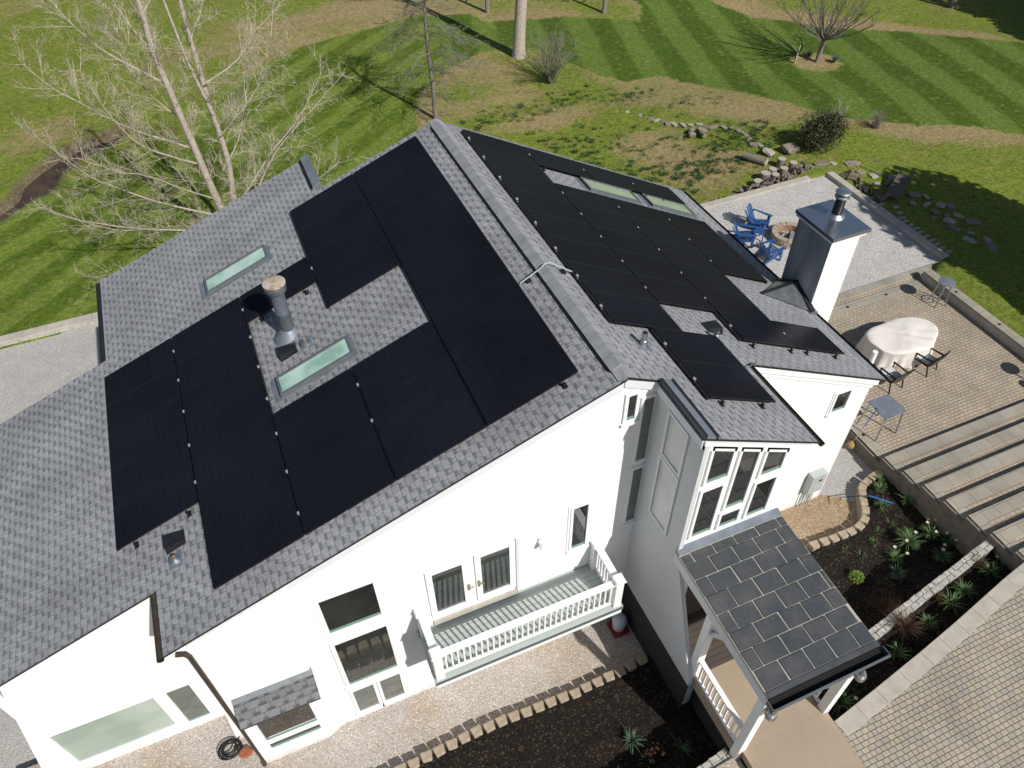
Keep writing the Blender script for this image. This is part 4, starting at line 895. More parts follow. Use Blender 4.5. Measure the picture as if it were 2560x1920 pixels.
# patio armchairs (back toward -y, facing +y)
def armchair():
    t = thing('patio_chair', 'dark framed patio armchair with pale cushion nearest the white house corner', 'chair', group='patio armchairs beside the covered table')
    MB().hexa([(-.26, -.25, .38), (.26, -.25, .38), (.26, .27, .43), (-.26, .27, .43), (-.26, -.25, .40), (.26, -.25, .40), (.26, .27, .45), (-.26, .27, .45)]).build('seat', 'sling_brown', t)
    MB().hexa([(-.24, -.22, .402), (.24, -.22, .402), (.24, .29, .452), (-.24, .29, .452), (-.24, -.22, .45), (.24, -.22, .45), (.24, .29, .50), (-.24, .29, .50)]).build('cushion', 'cloth_seat', t, bevel=.02)
    mb = MB(); n = 8
    for i in range(n):
        u0, u1 = -1 + 2 * i / n, -1 + 2 * (i + 1) / n
        c = lambda u, z: (u * .27, -.27 - (z - .4) * .33 - .05 * (1 - u * u), z)
        mb.add([c(u0, .40), c(u1, .40), c(u1, .92), c(u0, .92)], [(0, 1, 2, 3)])
    b_ = mb.build('backrest', 'sling_brown', t); b_.modifiers.new('s', 'SOLIDIFY').thickness = .015
    for sx in (-1, 1):
        x = sx * .285
        MB().bar((x, .27, 0), (x, .24, .62), .035).build('leg', 'black_metal', t); MB().bar((x, -.34, 0), (x, -.22, .42), .035).build('leg', 'black_metal', t)
        MB().bar((x, .29, .63), (x, -.36, .66), .055, .03).build('armrest', 'black_metal', t)
        mb = MB(); mb.bar((x, -.22, .4), (x, -.46, .94), .03); mb.bar((x, .26, .41), (x, -.24, .38), .03); mb.build('side_frame', 'black_metal', t)
    mb = MB(); mb.bar((-.285, -.46, .94), (.285, -.46, .94), .03); mb.bar((-.285, .27, .42), (.285, .27, .42), .03); mb.build('cross_frame', 'black_metal', t)
    return t
c1 = armchair(); place(c1, (12.50, -5.12, PZ), R(4)); dup(c1, (14.08, -4.98, PZ), R(14), label='dark framed patio armchair with pale cushion tucked in at the covered table middle')
# adirondack chairs (facing +x)
def adirondack(label):
    t = thing('adirondack_chair', label, 'chair', group='blue adirondack chairs around the fire pit')
    mb = MB()
    for k in range(5):
        v = -.25 + k * .125; h = .98 - .05 * abs(k - 2) ** 1.6
        b0 = Vector((-.18, v * .75, .28)); b1 = Vector((-.18 - .33, v * 1.05, h)); mb.bar(b0, b1, .11, .02, up=(1, 0, .3))
    mb.build('backrest', 'blue_plastic', t, bevel=.012)
    mb = MB()
    for k in range(6): x = .38 - k * .1; mb.bar((x, -.26, .38 - k * .025), (x, .26, .38 - k * .025), .085, .02, up=(0, 0, 1))
    mb.build('seat', 'blue_plastic', t, bevel=.004)
    for sy in (-1, 1):
        y = sy * .31
        MB().hexa([(.46, y - .08, .56), (.46, y + .08, .56), (-.38, y + .03 + .02 * sy, .60), (-.38, y - .03 + .02 * sy, .60), (.46, y - .08, .585), (.46, y + .08, .585), (-.38, y + .03 + .02 * sy, .625), (-.38, y - .03 + .02 * sy, .625)]).build('armrest', 'blue_plastic', t, bevel=.006)
        MB().bar((.36, y, 0), (.34, y, .56), .03, .11, up=(1, 0, 0)).build('leg', 'blue_plastic', t)
        MB().bar((.42, sy * .27, .36), (-.52, sy * .27, .05), .03, .10).build('leg', 'blue_plastic', t)
    MB().bar((-.33, -.3, .58), (-.33, .3, .58), .04, .06).build('back_brace', 'blue_plastic', t)
    return t
aA = adirondack('blue adirondack chair farthest from the house, facing the fire pit'); place(aA, (13.86, 4.06, PZ - .04), R(-58))
dup(aA, (12.80, 3.46, PZ - .04), R(-38), label='blue adirondack chair left of the small side table, nearest the roof edge')
dup(aA, (13.02, 2.12, PZ - .04), R(6), label='blue adirondack chair seen from behind, beside the chimney')
t = thing('side_table', 'small blue slatted side table between two adirondack chairs', 'table')
mb = MB()
for k in range(4): mb.box(-.23, .23, -.22 + k * .115, -.12 + k * .115, .43, .45)
mb.build('tabletop', 'blue_plastic', t)
for a in (-1, 1):
    for b in (-1, 1): MB().bar((a * .17, b * .17, .43), (a * .2, b * .2, 0), .04).build('leg', 'blue_plastic', t)
place(t, (13.42, 3.42, PZ - .04), R(-20))
# fire pit
fp = thing('fire_pit', 'round tan block fire pit filled with ash and charred logs', 'fire pit', (14.62, 2.92, PZ - .04))
for row in range(3):
    mb = MB(); n = 16
    for k in range(n):
        a0 = 2 * PI * (k + .5 * (row % 2)) / n + .02; a1 = a0 + 2 * PI / n - .04; z0 = PZ - .04 + row * .115; z1 = z0 + .11
        def P(r, a, z): return (14.62 + r * math.cos(a), 2.92 + r * math.sin(a), z)
        r0, r1 = .50 + U(-.01, .01), .72 + U(-.012, .012)
        mb.hexa([P(r0, a0, z0), P(r1, a0, z0), P(r1, a1, z0), P(r0, a1, z0), P(r0, a0, z1), P(r1, a0, z1), P(r1, a1, z1), P(r0, a1, z1)])
    mb.build('block_ring', 'fire_ring', fp, bevel=.012)
MB().ring((14.62, 2.92, 0), .48, .499, PZ - .03, PZ + .28).build('liner', 'fire_ring_in', fp)
MB().lathe((14.62, 2.92, PZ - .03), [(.475, 0), (.47, .10)], 24).build('ash_bed', 'ash', fp)
for k in range(9):
    a = U(0, PI); x, y = 14.62 + U(-.16, .16), 2.92 + U(-.16, .16); l = U(.10, .2); z = PZ + .10 + .03 * k % .12
    MB().tube([(x - l * math.cos(a), y - l * math.sin(a), z), (x + l * math.cos(a), y + l * math.sin(a), z + U(.0, .08))], U(.03, .05), 7).build('burnt_log', ['ash', 'log_end', 'rubber'][k % 3], fp)
# tools
t = thing('broom', 'broom with blue and tan handle hanging over the patio edge by the bar table', 'broom', (9.96, -6.5, -8.9))
MB().tube([(9.98, -6.53, -8.82), (10.2, -6.5, -8.2)], .014, 8).build('handle', 'wood_handle', t); MB().tube([(10.2, -6.5, -8.2), (10.47, -6.46, -7.55)], .016, 8).build('grip', 'blue_handle', t)
mb = MB(); mb.lathe((9.94, -6.53, -8.99), [(.06, 0), (.14, .03), (.13, .12), (.05, .19)], 14); mb.build('brush', 'straw_brush', t, smooth=True)
t = thing('garden_rake', 'garden rake with a bright blue handle lying across the edging blocks', 'rake', (8.8, -8.4, -8.6))
MB().tube([(8.30, -8.05, -8.84), (8.86, -8.42, -8.60)], .012, 8).build('shaft', 'black_metal', t); MB().tube([(8.86, -8.42, -8.60), (9.4, -8.86, -8.72)], .02, 8).build('handle', 'blue_handle', t)
mb = MB()
for k in range(9): u = -.18 + k * .045; mb.tube([(8.30, -8.05, -8.84), (8.16 + u * .5, -8.02 + u, -8.95)], .006, 4)
mb.build('tines', 'rust', t)
# hose, terracotta, bucket
mb = MB(); pts = []
for k in range(150):
    a = k * .21; r = .20 + .06 * math.sin(a * .37) + .03 * math.sin(a * .9); pts.append((-9.28 + r * math.cos(a) + .05 * math.sin(a * .13), -8.0 + r * .9 * math.sin(a), -9.165 + .035 * (k % 30) / 30 + .0008 * k))
pts += [(-9.0, -7.75, -9.1), (-8.85, -7.7, -9.1)]
mb.tube(pts, .016, 6).build('garden_hose', 'rubber', smooth=True, label='black garden hose coiled on the gravel by the house corner', cat='hose', loc=(-9.28, -8.0, -9.18))
mb = MB()
for k in range(3): mb.lathe((-8.93 + U(-.06, .06), -8.18 + U(-.07, .07), -9.2 + k * .03), [(.10, 0), (.13, .03), (.11, .06)], 7)
mb.build('clay_pieces', 'terracotta', label='rusty brown clay lump on the gravel behind the brown downspout', cat='clay pot', loc=(-8.93, -8.18, -9.2))
t = thing('planter_bucket', 'pale grey bucket on a red base in the shade under the balcony end', 'bucket', (.5, -8.9, -9.2))
MB().lathe((.5, -8.9, -9.12), [(.15, 0), (.17, .08), (.19, .42), (.15, .52), (.10, .56)], 10).build('body', 'white_plastic', t, smooth=True); MB().box(.28, .72, -9.12, -8.68, -9.2, -9.12).build('base', 'red_plastic', t)
# ------------------------------------------------------------------ stones, walls, logs
def rockmesh(seed, n=14, flat=.6):
    r = random.Random(seed); bm = bmesh.new(); bmesh.ops.create_icosphere(bm, subdivisions=2, radius=.5)
    for v in bm.verts:
        k = 1 + .34 * (math.sin(v.co.x * 7 + seed) + math.cos(v.co.y * 6 + seed * 2) * .7 + math.sin(v.co.z * 8 + seed * 3) * .6) * .5 + r.uniform(-.07, .07); v.co *= k
        for ax in range(3):
            lim = .30 + .07 * math.sin(seed * 5 + ax * 2)
            v.co[ax] = max(-lim, min(lim, v.co[ax]))
        v.co.z *= flat
    me = bpy.data.meshes.new('rock'); bm.to_mesh(me); bm.free(); return me
RM = [rockmesh(k) for k in range(5)]
def rock(name, x, y, z, sx, sy, sz, rz, mat, label, cat, group=None, k=None, tilt=0):
    me = RM[(k if k is not None else random.randrange(5))]
    key = me.name + mat
    m2 = bpy.data.meshes.get(key)
    if m2 is None: m2 = me.copy(); m2.name = key; m2.materials.clear(); m2.materials.append(MATS[mat])
    o = bpy.data.objects.new(name, m2); COL.objects.link(o); o.location = (x, y, z); o.scale = (sx, sy, sz); o.rotation_euler = (tilt, tilt * .6, rz)
    return tag(o, label, cat, group)
# edging blocks: left row
eb = MB(); eb.hexa([(-.15, -.12, 0), (.15, -.12, 0), (.12, .13, 0), (-.12, .13, 0), (-.14, -.105, .28), (.14, -.105, .28), (.11, .12, .28), (-.11, .12, .28)])
E1 = eb.build('edging_block', 'edging_block', bevel=.025, label='tan block in the straight row edging the dark bed below the gable', cat='edging block', group='edging blocks below the gable')
x = -9.2; fst = True
while x < .75:
    o = E1 if fst else dup(E1); fst = False
    o.location = (x, -10.0 + .05 * math.sin(x * 1.3) + U(-.015, .015), -9.2 + U(-.01, .02)); o.rotation_euler = (0, 0, PI + U(-.09, .09)); x += .315
ecurve = [(6.1, -9.0), (6.58, -9.0), (6.9, -9.03), (7.2, -9.06), (7.51, -9.06), (7.8, -9.06), (8.12, -9.02), (8.41, -8.89), (8.64, -8.65), (8.78, -8.41), (8.93, -8.18), (9.12, -7.97), (9.37, -7.87), (9.68, -7.79), (9.95, -7.77)]
cv_ = [(x_, y_) for x_, y_ in ((k * .31 + 1.2, -9.0 + .03 * math.sin(k)) for k in range(16)) if x_ < 5.9] + ecurve
for i, (x, y) in enumerate(cv_):
    nx_, ny_ = cv_[min(i + 1, len(cv_) - 1)]; px_, py_ = cv_[max(i - 1, 0)]
    a = math.atan2(ny_ - py_, nx_ - px_); o = dup(E1, (x, y, -9.12 + U(-.01, .015)), a + PI + U(-.05, .05)); o['label'] = 'tan block in the curved row edging the plant bed beside the meter'; o['group'] = 'edging blocks of the curved bed'
# stone walls
def stonewall(p, q, z0, z1, label, n):
    t = thing('stone_wall', label, 'wall', ((p[0] + q[0]) / 2, (p[1] + q[1]) / 2, z0)); P_, Q_ = Vector((*p, 0)), Vector((*q, 0)); d = (Q_ - P_).normalized(); nn = Vector((-d.y, d.x, 0)); L_ = (Q_ - P_).length
    mb = MB()
    for cr in range(5):
        for rowo in (-.125, 0.0):
            u = -U(0, .15) if cr else 0
            while u < L_:
                w = U(.10, .26); a, b = max(0, u), min(L_, u + w - .012)
                if b - a > .03:
                    zz0 = z0 + (z1 - z0) * cr / 5; zz1 = z0 + (z1 - z0) * (cr + 1) / 5 - .008 + (U(-.012, .018) if cr == 4 else 0)
                    A = P_ + d * a + nn * (rowo + U(-.01, .01)); B = P_ + d * b + nn * (rowo + U(-.01, .01)); wn = nn * .118
                    mb.hexa([(A.x, A.y, zz0), (B.x, B.y, zz0), (B.x + wn.x, B.y + wn.y, zz0), (A.x + wn.x, A.y + wn.y, zz0), (A.x, A.y, zz1), (B.x, B.y, zz1), (B.x + wn.x, B.y + wn.y, zz1), (A.x + wn.x, A.y + wn.y, zz1 + U(-.01, .01))])
                u += w
    mb.build('stones', 'wall_stone', t, bevel=.008)
stonewall((3.2, -12.42), (10.08, -11.24), -9.1, -7.7, 'narrow dry stone wall running from the porch to the patio stairs', 60)
stonewall((-1.2, -13.22), (.85, -12.93), -9.1, -7.7, 'short dry stone wall ending at the left front porch post', 20)
# firewood along the far kerb
lg = MB(); lg.add([(-.2, -.06, 0), (.2, -.05, 0), (.2, .06, .0), (-.2, .06, 0), (-.2, 0, .12), (.2, .01, .11)], [(0, 1, 5, 4), (1, 2, 5), (2, 3, 4, 5), (3, 0, 4), (0, 3, 2, 1)])
FW = lg.build('firewood_log', 'firewood', label='weathered split log in the pile along the far terrace kerb', cat='firewood', group='split logs piled along the terrace kerb')
for k in range(120):
    o = FW if k == 0 else dup(FW); x = U(12.4, 18.6); y = U(6.55, 6.95)
    if k > 95: x, y = U(19.5, 19.95), U(3.4, 6.3)
    o.location = (x, y, H(x, y) + U(.0, .24)); o.rotation_euler = (U(-.6, .6), U(-.9, .9), U(0, 6.28)); o.scale = (U(.6, 1.1), U(.7, 1.2), U(.7, 1.3))
for i, (x, y, r, h) in enumerate([(16.6, 7.2, .23, .38), (17.1, 7.35, .19, .3), (17.75, 7.65, .19, .42), (16.95, 6.95, .18, .3), (17.5, 7.1, .18, .33), (17.95, 7.1, .18, .45), (16.1, 7.0, .21, .3)]):
    t = thing('log_stump', 'upright grey sawn log round beside the terrace kerb', 'log', (x, y, H(x, y) - .05), 'sawn log rounds standing by the terrace corner')
    z = H(x, y) - .05; MB().lathe((x, y, z), [(r * 1.03, 0), (r, h), (r * .96, h + .01)], 18).build('bark', 'log_bark', t); MB().lathe((x, y, z + h), [(r * .93, .0), (r * .93, .016)], 18).build('cut_face', 'log_end', t)
t = thing('fallen_log', 'short thick grey log lying on the grass behind the stumps', 'log', (17.1, 8.5, H(17.1, 8.5)))
z = H(17.1, 8.5); MB().tube([(16.75, 9.1, z + .15), (17.3, 8.1, z + .15)], [.16, .19], 14).build('bark', 'log_bark', t, smooth=True); MB().tube([(17.3, 8.1, z + .15), (17.31, 8.08, z + .15)], .17, 14).build('cut_face', 'log_end', t)
rock('flat_rock', 17.9, 8.75, H(17.9, 8.75) + .12, .95, .75, .4, .5, 'rock_pale', 'grey flat slab leaning beside the fallen log', 'rock', k=1, tilt=.25)
rock('flat_rock', 18.9, 8.45, H(18.9, 8.45) + .16, 1.5, 1.0, .55, .1, 'rock', 'largest brown boulder in front of the dark bush', 'rock', k=2, tilt=.15)
row = [(13.7, 17.4), (13.89, 17.25), (14.1, 17.05), (14.51, 16.63), (14.75, 16.2), (15.05, 15.88), (15.13, 15.5), (15.23, 15.25), (15.4, 14.95), (15.55, 14.65), (15.7, 14.35), (15.85, 14.05), (16.05, 13.7), (16.23, 13.38), (16.6, 13.15), (16.89, 12.97), (17.27, 12.34), (17.7, 12.0), (18.02, 11.69), (18.1, 11.2), (18.1, 10.87), (17.95, 10.3), (17.88, 9.83), (18.0, 9.5), (18.04, 9.2)]
for x, y in row:
    s_ = U(.28, .5); rock('border_stone', x + U(-.08, .08), y + U(-.08, .08), H(x, y) + .01, s_ * 1.5, s_, s_ * .6, U(0, 6), random.choice(['rock', 'rock_pale', 'rock_pale']), 'small pale stone in the winding row across the dry grass', 'stone', 'stones in the winding row')
for x, y, a in ((16.2, 12.5, .5), (16.6, 12.2, -.9), (16.9, 12.3, 2.2), (16.4, 11.9, 1.4), (16.0, 12.2, 0.)): rock('stone_heap_piece', x, y, H(x, y) + .14, .75, .32, .45, a, 'rock', 'brown stone in the small heap on the dry grass', 'stone', 'stones in the small heap', tilt=.3)
for x, y in [(19.4, 6.9), (19.7, 6.85), (20.0, 6.7), (20.4, 6.4), (20.75, 6.3), (20.55, 5.6), (20.9, 5.2), (21.25, 5.15), (21.5, 4.7), (21.0, 4.5), (20.5, 4.6), (21.3, 4.1), (20.9, 3.6), (21.3, 3.2), (21.65, 2.9), (21.4, 2.5), (21.7, 2.2), (20.9, 2.7), (21.2, 1.9), (21.5, 1.5), (21.8, 1.2), (20.9, 1.5), (21.2, 1.1), (20.95, .6), (21.3, .2), (21.0, -.3), (21.6, -.6), (21.2, -1.0), (20.1, 5.6), (20.2, 5.0), (22.0, 1.9), (22.1, .7)]:
    s_ = U(.25, .7); rock('border_rock', x + U(-.1, .1), y + U(-.1, .1), H(x, y) + s_ * .04, s_ * 1.4, s_ * .85, s_ * .7, U(0, 6), random.choice(['rock', 'rock', 'rock_pale']), 'rough brown rock in the bank right of the fire terrace', 'rock', 'rocks in the bank beside the terrace', tilt=U(-.2, .2))
t = thing('wooden_pallet', 'weathered dark plank panel lying on the rock bank', 'pallet', (20.7, 3.6, H(20.7, 3.6)))
mb = MB(); zz = H(20.7, 3.6) + .22
for k in range(6): u = k / 6; a = Vector((20.02, 3.5, zz)).lerp(Vector((20.25, 2.95, zz)), u); b = Vector((21.3, 4.25, zz + .3)).lerp(Vector((21.53, 3.7, zz + .3)), u); mb.bar(a, b, .095, .05)
mb.build('planks', 'wood_grey', t); mb = MB(); mb.bar((20.3, 3.65, zz - .08), (20.52, 3.1, zz - .08), .1); mb.bar((21.1, 4.1, zz + .16), (21.3, 3.6, zz + .16), .1); mb.build('battens', 'wood_grey', t)
for x, y in [(19.95, 2.83), (19.8, 2.44), (19.62, 2.1), (19.57, 1.85), (19.56, 1.55), (19.6, 1.28), (19.56, 1.0), (19.57, .7), (19.58, .4), (19.57, .12), (19.56, -.18), (19.6, -.48), (19.57, 3.25), (19.6, 3.8)]:
    x2 = x + .02; rock('stepping_stone', x2 + .06, y, H(x2, y) + .0, .42, .30, .12, U(-.2, .2), 'rock_pale', 'flat pale scalloped stone against the right terrace kerb', 'stepping stone', 'flat stones along the right kerb', k=3)

# ------------------------------------------------------------------ plants
def blades(mb, c, n, L_, spread, w=.012, seg=4, droop=.5, r0=.05):
    for k in range(n):
        a = U(0, 2 * PI); l = L_ * U(.65, 1.1); t = U(.15, 1) * spread; ca, sa = math.cos(a), math.sin(a); x0, y0 = c[0] + ca * U(0, r0), c[1] + sa * U(0, r0)
        pts = []; 
        for i in range(seg + 1):
            u = i / seg; h = l * (math.sin(u * PI / 2 * (1 - .25 * droop * t * 2)) if True else u); d = l * t * u * u * 1.1
            pts.append((x0 + ca * d, y0 + sa * d, c[2] + h * (1 - .35 * t * u * u * droop * 2), w * (1 - u ** 1.5 * .85)))
        vs = []
        for x, y, z, ww in pts: vs += [(x - sa * ww, y + ca * ww, z), (x + sa * ww, y - ca * ww, z)]
        mb.add(vs, [(2 * i, 2 * i + 1, 2 * i + 3, 2 * i + 2) for i in range(seg)])
    return mb
def clump(x, y, z, n, L_, sp, mat, label, flowers=0, w=.012, group='bulb plants in the beds'):
    t = thing('daffodil_clump' if flowers else 'grass_clump', label, 'plant', (x, y, z), group)
    blades(MB(), (x, y, z), n, L_, sp, w, r0=.10).build('leaves', mat, t)
    if flowers:
        st = MB()
        for k in range(flowers):
            a = U(0, 6.28); r = U(.05, .28); X_, Y_, Z_ = x + r * math.cos(a), y + r * math.sin(a), z + L_ * U(.85, 1.1); st.tube([(x + r * .3 * math.cos(a), y + r * .3 * math.sin(a), z), (X_, Y_, Z_)], .004, 4)
            fl = MB()
            for q in range(6):
                b = q * PI / 3; fl.add([(X_, Y_, Z_), (X_ + .035 * math.cos(b - .4), Y_ + .035 * math.sin(b - .4), Z_ + .01), (X_ + .055 * math.cos(b), Y_ + .055 * math.sin(b), Z_ + .02), (X_ + .035 * math.cos(b + .4), Y_ + .035 * math.sin(b + .4), Z_ + .01)], [(0, 1, 2, 3)])
            fl.build('flower', 'petal', t)
        st.build('stems', 'blade_green', t)
Zb = lambda x, y: -8.92 + .14 * float(S(np.array((-9.4 - y) / 2.4)))
G1 = 'green leaf clump in the curved bed beside the stairs'; G2 = 'flowering daffodil clump in the curved bed beside the stairs'
for x, y, n, L_, sp, mt_, fl in [(9.5, -8.25, 60, .24, .9, 'blade_green', 0), (9.12, -8.75, 60, .28, .9, 'blade_green', 0), (9.87, -8.95, 70, .34, .9, 'blade_green', 0), (8.9, -10.0, 170, .40, 1.0, 'blade_green', 2), (8.25, -10.25, 60, .27, 1.1, 'blade_green', 2), (9.58, -10.1, 80, .42, .7, 'blade_green', 2), (9.85, -10.45, 70, .42, .7, 'blade_blue', 2), (9.3, -10.75, 90, .45, .7, 'blade_blue', 2), (7.85, -10.7, 90, .32, .8, 'blade_blue', 0), (8.1, -9.6, 22, .16, 1.1, 'blade_green', 0), (7.5, -9.8, 14, .14, 1.0, 'blade_green', 0), (10.0, -9.9, 40, .25, 1., 'blade_green', 2), (9.75, -8.0, 40, .18, 1., 'blade_green', 0), (7.2, -9.5, 10, .13, 1., 'blade_green', 0), (8.5, -9.4, 12, .14, 1.0, 'blade_green', 0), (9.0, -9.3, 12, .14, 1.0, 'blade_green', 0)]:
    clump(x, y, Zb(x, y) + .02, n, L_, sp, mt_, G2 if fl else G1, fl, group='daffodil clumps in the curved bed' if fl else 'leaf clumps in the curved bed')
t = thing('lime_plant', 'small round lime green plant alone on the dark mulch', 'plant', (6.9, -10.3, Zb(6.9, -10.3)))
mb = MB(); z = Zb(6.9, -10.3)
for k in range(500):
    a, b = U(0, 6.28), math.acos(U(0, 1)); r = .2 * U(.75, 1.08); p = Vector((6.9 + r * math.sin(b) * math.cos(a), -10.3 + r * math.sin(b) * math.sin(a), z + .02 + r * math.cos(b))); q = Vector((U(-1, 1), U(-1, 1), U(0, 1))).normalized() * .022; q2 = Vector((U(-1, 1), U(-1, 1), U(-.3, 1))).normalized() * .022
    mb.add([p - q, p + q2, p + q, p - q2], [(0, 1, 2, 3)])
mb.build('leaves', 'blade_bright', t)
for x, y, n, L_, sp in [(9.4, -11.85, 40, .32, 1.1), (8.35, -12.0, 60, .36, .9), (7.8, -12.15, 60, .4, .9), (6.95, -12.3, 45, .34, .9), (5.75, -12.6, 40, .3, 1.), (9.85, -11.7, 15, .2, 1.)]:
    clump(x, y, -7.88, n, L_, sp, 'blade_green', 'green bulb leaves in the narrow bed behind the drive kerb', 0, group='leaf clumps behind the drive kerb')
clump(3.75, -13.0, -7.88, 70, .42, .9, 'blade_green', 'daffodil clump with one pale flower right of the porch roof', 2, group=None)
for x, y, n, L_, fl in [(-.66, -11.6, 70, .34, 0), (-.55, -12.1, 14, .3, 0), (.3, -12.2, 22, .3, 0), (-1.2, -12.2, 16, .3, 0), (-2.6, -13.0, 16, .25, 0)]:
    clump(x, y, -8.93, n, L_, .9, 'blade_blue', 'small leaf clump on the dark soil left of the porch', fl, group='leaf clumps on the soil left of the porch')
for x, y, z, n, L_, lab in [(6.3, -12.15, -7.9, 260, .62, 'brown twiggy dormant shrub over the stone wall, right by the slate roof'), (6.75, -11.45, -8.6, 170, .55, 'brown twiggy dormant shrub in the shaded bed behind the stone wall'), (9.3, -11.55, -7.9, 120, .35, 'low brown dormant shrub near the top of the stone wall'), (7.7, -11.95, -7.9, 90, .34, 'low brown dormant shrub between two leaf clumps')]:
    t = thing('dormant_shrub', lab, 'shrub', (x, y, z)); mb = MB()
    for k in range(n):
        a = U(0, 6.28); tt = U(.1, 1); l = L_ * U(.7, 1.1); ca, sa = math.cos(a), math.sin(a); p1 = Vector((x + ca * l * tt * .45, y + sa * l * tt * .45, z + l * .55)); p2 = p1 + Vector((ca * l * tt * .5 + U(-.08, .08), sa * l * tt * .5 + U(-.08, .08), l * .38 * (1.2 - tt)))
        mb.tube([(x + U(-.04, .04), y + U(-.04, .04), z), p1, p2], [.005, .003, .0015], 3, False)
    mb.build('stems', 'dry_stem', t)
t = thing('leaf_litter', 'curled orange dry leaves on the soil left of the porch', 'leaves', (-.35, -12.0, -8.9)); mb = MB()
for k in range(22):
    p = Vector((-.35 + U(-.3, .3), -12.0 + U(-.2, .2), -8.88 + U(0, .05))); a = U(0, 6); d = Vector((math.cos(a), math.sin(a), U(-.3, .5))) * .045; e = Vector((-math.sin(a), math.cos(a), U(-.3, .5))) * .03; mb.add([p - d, p + e, p + d, p - e], [(0, 1, 2, 3)])
mb.build('leaves', 'rust', t)
# tufts scattered in the dry ground
tf = MB(); cnt = 0
ctr = [(13.5, 12.0, 2.6, 1.8), (11.5, 14.5, 2.5, 1.5), (15.3, 9.6, 1.8, 1.4), (8.5, 18.6, 2.5, .9), (12.5, 19.0, 2.2, .7), (15.2, 17.6, 1.2, .8), (17.3, 15.3, 1.8, .8), (14.2, 9.0, 1.6, 1.0), (16.8, 10.6, 1.2, 1.2), (12.3, 10.6, 2, 1.6), (18.6, 10.8, 1.0, 1.2), (10, 12.5, 2.5, 2)]
for k in range(520):
    cx, cy, rx, ry = random.choice(ctr); x, y = random.gauss(cx, rx * .7), random.gauss(cy, ry * .7)
    if y < 7.3 or (x < 8.6 and y < 6): continue
    for q in range(random.randint(1, 3)): blades(tf, (x + U(-.25, .25), y + U(-.1, .1), H(x, y) - .02), random.randint(9, 16), .13, 1.1, .014, 2, r0=.13)
tf.build('grass_tufts', 'tuft', kind='stuff', label='dark green grass tufts dotted over the dry ground', cat='grass')

# ------------------------------------------------------------------ trees
def limb(mb, pts, r0, r1, n=6, jit=.0):
    P = [Vector(p) for p in pts]; out = []
    for i in range(len(P) - 1):
        for k in range(3):
            u = k / 3; a = P[max(i - 1, 0)]; b, c = P[i], P[i + 1]; d = P[min(i + 2, len(P) - 1)]
            q = .5 * ((2 * b) + (c - a) * u + (2 * a - 5 * b + 4 * c - d) * u * u + (3 * b - a - 3 * c + d) * u ** 3)
            out.append(q + Vector((U(-1, 1), U(-1, 1), U(-1, 1))) * jit)
    out.append(P[-1]); m = len(out); mb.tube(out, [r0 + (r1 - r0) * (i / (m - 1)) ** .8 for i in range(m)], n, False); return out
def twigs(mb, path, r, depth, L_, cnt, up=.25, ang=(.5, 1.1), n=3, start=.25, twist=.25):
    m = len(path)
    for k in range(cnt):
        i = int((start + (1 - start) * (k + rnd()) / cnt) * (m - 1)); i = min(i, m - 2); p = path[i].lerp(path[i + 1], rnd()); d = (path[i + 1] - path[i]).normalized()
        s_ = d.cross(Vector((U(-1, 1), U(-1, 1), U(-1, 1)))).normalized(); a = U(*ang); v = (d * math.cos(a) + s_ * math.sin(a)); v = (v + Vector((0, 0, up))).normalized()
        l = L_ * U(.5, 1.15) * (1 - .45 * i / m); pts = [p]; q = p.copy()
        for j in range(4):
            v = (v + Vector((U(-1, 1), U(-1, 1), U(-1, 1))) * twist + Vector((0, 0, up * .25))).normalized(); q = q + v * l / 4; pts.append(q.copy())
        mb.tube(pts, [r, r * .8, r * .6, r * .42, r * .25], n, False)
        if depth > 1: twigs(mb, pts, r * .62, depth - 1, l * .5, max(3, int(cnt * .45)), up, ang, 3, .15, twist)
def T3(lst, y, dy0=0, dy1=0):
    n = len(lst) - 1; return [(x, y + dy0 + (dy1 - dy0) * i / n, z) for i, (x, z) in enumerate(lst)]
